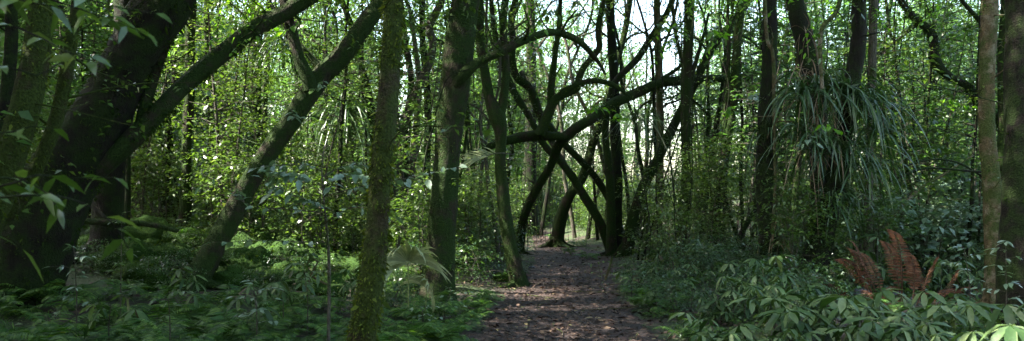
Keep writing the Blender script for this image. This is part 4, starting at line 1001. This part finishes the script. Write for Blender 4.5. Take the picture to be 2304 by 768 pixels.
# ---- thin crooked trees crossing behind the arching limb
for i, (bx, tx, Y, w) in enumerate([(1110,1180,22,10),(1150,1090,24,9),(1395,1250,23,10),(1420,1520,22,10),(1330,1420,25,9),(1300,1190,26,9),(1450,1390,21,9),(1210,1330,28,9),(1085,1120,18,8),(1062,1010,17,7),(1500,1440,20,9),(1570,1640,20,9),(1655,1560,21,9),(1780,1700,19,9),(700,760,18,9),(520,500,19,9),(820,740,19,9),(1120,1075,16.5,9)]):
    ph = rng.uniform(0, 6.28); pts = []
    for t in np.linspace(0, 1, 9): pts.append((tx+(bx-tx)*t+16*math.sin(ph+t*7)*(1-t*.4)+rng.normal(0, 5), -30+t*(430+30+1900*1.4/Y), w*(.55+.6*t)))
    lb = []
    for q in range(2):
        a = pts[2+q*2]; sgn = 1 if rng.random() < .5 else -1
        lb.append(dict(pts=[(a[0]+sgn*rng.uniform(90, 130), a[1]-rng.uniform(80, 140), 3), (a[0]+sgn*60+rng.normal(0, 10), a[1]-50, 4), (a[0]+sgn*25, a[1]-30, 5), (a[0], a[1], 6)]))
    z = zone((bx+tx)/2)
    tree('crooked_tree', 'thin crooked leaning tree with bare forking twigs ' + ZTXT[z], pts, Y, ['bark_moss', 'bark_dark', 'bark_grey'][i % 3], 8.5, (3, .9), lb, 0, group='thin crooked trees ' + ZTXT[z], ring=8)

# ---- leafy branches reaching down into the top of the view
for i in range(64):
    px = rng.uniform(420, 2280); Y = rng.uniform(10, 18); x0 = rng.choice([-1, 1])
    a, b = MB(), MB(); top = np.array(P(px-x0*rng.uniform(40, 120), -150, Y)); end = np.array(P(px+x0*rng.uniform(40, 110), rng.uniform(0, 150), Y-.6)); mid = (top+end)/2+np.array([0, 0, .25])
    leafy_twig(a, b, [top, mid, end], 22, .075, .55, .5, .009, 6, .25, .4)
    root = empty('leafy_branch', tuple(top), 'leafy branch hanging into the top of the view, its trunk out of sight above', 'branch', 'leafy branches along the top of the view')
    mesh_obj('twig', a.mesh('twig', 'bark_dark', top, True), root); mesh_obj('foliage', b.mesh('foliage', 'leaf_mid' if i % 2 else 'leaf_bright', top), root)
for i in range(14):
    y = rng.uniform(7.8, 15); x = pc(y)+rng.normal(0, .8)*pw(y); an = rng.uniform(0, 6.28); l = rng.uniform(.15, .45); pts = []
    for t in (-1, -.3, .4, 1): xx, yy = x+math.cos(an)*l*t+rng.normal(0, .02), y+math.sin(an)*l*t; pts.append([xx, yy, hgt(xx, yy)+.03, .006])
    mb = MB(); tube(mb, pts, .05, 6, .1); bb = Vector(pts[0][:3]); tag(mesh_obj('fallen_twig', mb.mesh('fallen_twig', 'bark_tan', bb, True), None, bb), 'short dead twig lying on the trodden path', 'twig', 'dead twigs on the path')

# ---- sprigs of big leaves, most in a brighter leaf colour
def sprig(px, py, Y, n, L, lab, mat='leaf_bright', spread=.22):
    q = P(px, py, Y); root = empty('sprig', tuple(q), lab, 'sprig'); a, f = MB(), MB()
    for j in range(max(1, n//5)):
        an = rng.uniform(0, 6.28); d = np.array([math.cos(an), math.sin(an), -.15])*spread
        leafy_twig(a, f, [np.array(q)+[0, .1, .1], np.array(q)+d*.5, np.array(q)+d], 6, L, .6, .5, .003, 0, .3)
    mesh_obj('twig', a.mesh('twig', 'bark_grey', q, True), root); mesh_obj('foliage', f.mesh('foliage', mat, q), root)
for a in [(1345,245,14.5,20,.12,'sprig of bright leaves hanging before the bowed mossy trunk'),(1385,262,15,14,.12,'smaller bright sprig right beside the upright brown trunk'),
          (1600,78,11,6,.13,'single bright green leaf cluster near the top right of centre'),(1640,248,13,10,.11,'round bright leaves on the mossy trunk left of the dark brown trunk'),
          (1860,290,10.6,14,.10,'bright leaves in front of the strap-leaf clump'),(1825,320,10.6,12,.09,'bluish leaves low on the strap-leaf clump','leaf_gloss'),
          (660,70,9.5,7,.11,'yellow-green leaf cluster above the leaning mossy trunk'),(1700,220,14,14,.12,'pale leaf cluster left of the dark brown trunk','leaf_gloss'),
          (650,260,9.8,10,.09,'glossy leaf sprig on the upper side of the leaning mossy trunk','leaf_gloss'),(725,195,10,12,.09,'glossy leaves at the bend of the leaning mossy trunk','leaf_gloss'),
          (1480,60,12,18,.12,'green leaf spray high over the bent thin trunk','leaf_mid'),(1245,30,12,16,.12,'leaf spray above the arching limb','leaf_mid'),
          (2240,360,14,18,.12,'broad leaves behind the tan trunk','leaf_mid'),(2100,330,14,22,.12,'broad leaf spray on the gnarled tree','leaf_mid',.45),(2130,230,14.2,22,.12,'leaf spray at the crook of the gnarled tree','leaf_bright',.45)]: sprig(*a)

# ---- fallen log, dead branches, sticks
def stick(name, pts, lab, cat, bark, Y=None, grp=None, moss=0):
    p4 = [[*P(p[0], p[1], p[3] if len(p) > 3 else Y), p[2]/2/F*(p[3] if len(p) > 3 else Y)] for p in pts]
    mb = MB(); c, r = tube(mb, p4, .07, 9, .1, 0, .004); b = Vector(c[0])
    o = mesh_obj(name, mb.mesh(name, bark, b, True), None, b); tag(o, lab, cat, grp)
    if moss: f = MB(); fuzz(f, c, r, moss, .02); mesh_obj('moss', f.mesh('moss', 'moss', c[0]), o)
stick('fallen_log', [(1490,588,14),(1566,567,13),(1617,557,12),(1687,554,11),(1778,556,9)], 'thin dark log lying level behind the right-hand plants', 'log', 'bark_dark', 15.5, moss=400)
stick('dead_branch', [(1702,440,8),(1697,476,10),(1667,526,12),(1652,570,13)], 'crooked dark branch rising from the thin log', 'branch', 'bark_dark', 15.2)
stick('dead_branch', [(1362,630,5),(1372,600,5),(1378,578,4)], 'short brown stick leaning at the right edge of the path', 'stick', 'bark_tan', 13.6)
stick('dead_branch', [(1985,520,6),(2057,436,8),(2128,390,6),(2190,350,4)], 'pale sunlit dead branch slanting over the gully', 'branch', 'bark_tan', 13.5)
stick('dead_branch', [(2020,380,4),(2090,360,5),(2150,365,5),(2215,400,5)], 'thin dark twig arching in front of the bank left of the tan trunk', 'branch', 'bark_dark', 12.5)
stick('dead_branch', [(2000,410,4),(2080,380,5),(2180,385,5),(2225,390,5)], 'second thin twig just below the arching one', 'branch', 'bark_dark', 12.3)
stick('dead_branch', [(1480,450,3),(1510,520,4),(1560,590,4)], 'pale straight dead twig slanting beside the vine-wrapped trunk', 'branch', 'bark_tan', 13)
stick('dead_branch', [(695,575,5),(715,590,6),(700,620,6),(735,640,5)], 'twisted pale dead root in the hollow by the sapling stem', 'branch', 'bark_tan', 9.5)
stick('dead_branch', [(705,570,4),(690,600,5),(697,640,5)], 'shorter pale root beside the twisted one', 'branch', 'bark_tan', 9.5)
stick('fallen_log', [(110,495,10),(230,500,14),(330,505,12),(400,520,10)], 'mossy log lying among the shaded rocks at left', 'log', 'bark_moss', 10.5, moss=700)
stick('hanging_vine', [(1000,190,3),(985,260,4),(962,330,4),(950,400,3)], 'dark vine swinging between the pale crooked trunk and the thick green trunk', 'vine', 'bark_dark', 12)
stick('hanging_vine', [(1095,150,3),(1040,160,3),(1005,180,3),(980,260,3)], 'thin looping vine across the front of the thick green trunk', 'vine', 'bark_dark', 10.3)
stick('hanging_vine', [(1893,-20,10),(1882,26,11),(1851,62,11),(1846,110,10),(1850,200,8)], 'bare grey curving vine above the strap-leaf clump', 'vine', 'bark_tan', 11.4)
stick('dead_branch', [(545,268,5),(510,275,6),(485,288,7),(478,330,7)], 'curved side branch on the slender trunk at left', 'branch', 'bark_dark', 16.8)

# ================================================================== LIGHT
w = bpy.data.worlds.new('World'); S.world = w; w.use_nodes = True
nt = w.node_tree; bg = nt.nodes['Background']
sky = nt.nodes.new('ShaderNodeTexSky'); sky.sky_type = 'NISHITA'; sky.sun_disc = False
EL, AZ = 50.0, -100.0      # azimuth measured from the view direction, minus is to the left
sky.sun_elevation = math.radians(EL); sky.sun_rotation = math.radians(AZ); sky.air_density = 1.2; sky.dust_density = 2.5; sky.ozone_density = .35
nt.links.new(sky.outputs[0], bg.inputs[0]); bg.inputs[1].default_value = .15
sl = bpy.data.lights.new('sun', 'SUN'); sl.energy = 5.0; sl.angle = math.radians(.5); sl.color = (1, .95, .86)
so = bpy.data.objects.new('sun', sl); COL.objects.link(so)
dv = Vector((math.sin(math.radians(AZ))*math.cos(math.radians(EL)), math.cos(math.radians(AZ))*math.cos(math.radians(EL)), math.sin(math.radians(EL))))
so.rotation_euler = dv.to_track_quat('Z', 'Y').to_euler(); so.location = (0, 0, 30)

cam = bpy.data.cameras.new('camera'); co = bpy.data.objects.new('camera', cam); COL.objects.link(co)
co.location = (0, 0, EYE); co.rotation_euler = (math.radians(90), 0, 0)
cam.sensor_width = 36; cam.lens = F/2304*36; cam.shift_y = (HY-384)/2304; cam.clip_end = 500; cam.clip_start = .05
cam.dof.use_dof = True; cam.dof.focus_distance = 14; cam.dof.aperture_fstop = 3.2
S.camera = co
vs = S.view_settings; vs.view_transform = 'Standard'; vs.look = 'None'; vs.exposure = 2.85; vs.gamma = 1; vs.use_curve_mapping = False
cy = S.cycles
cy.denoising_prefilter = 'ACCURATE'; cy.denoising_input_passes = 'RGB_ALBEDO_NORMAL'; cy.max_bounces = 7; cy.diffuse_bounces = 4; cy.glossy_bounces = 2; cy.transmission_bounces = 5; cy.transparent_max_bounces = 4
cy.sample_clamp_indirect = 6; cy.use_denoising = True; cy.caustics_reflective = False; cy.caustics_refractive = False
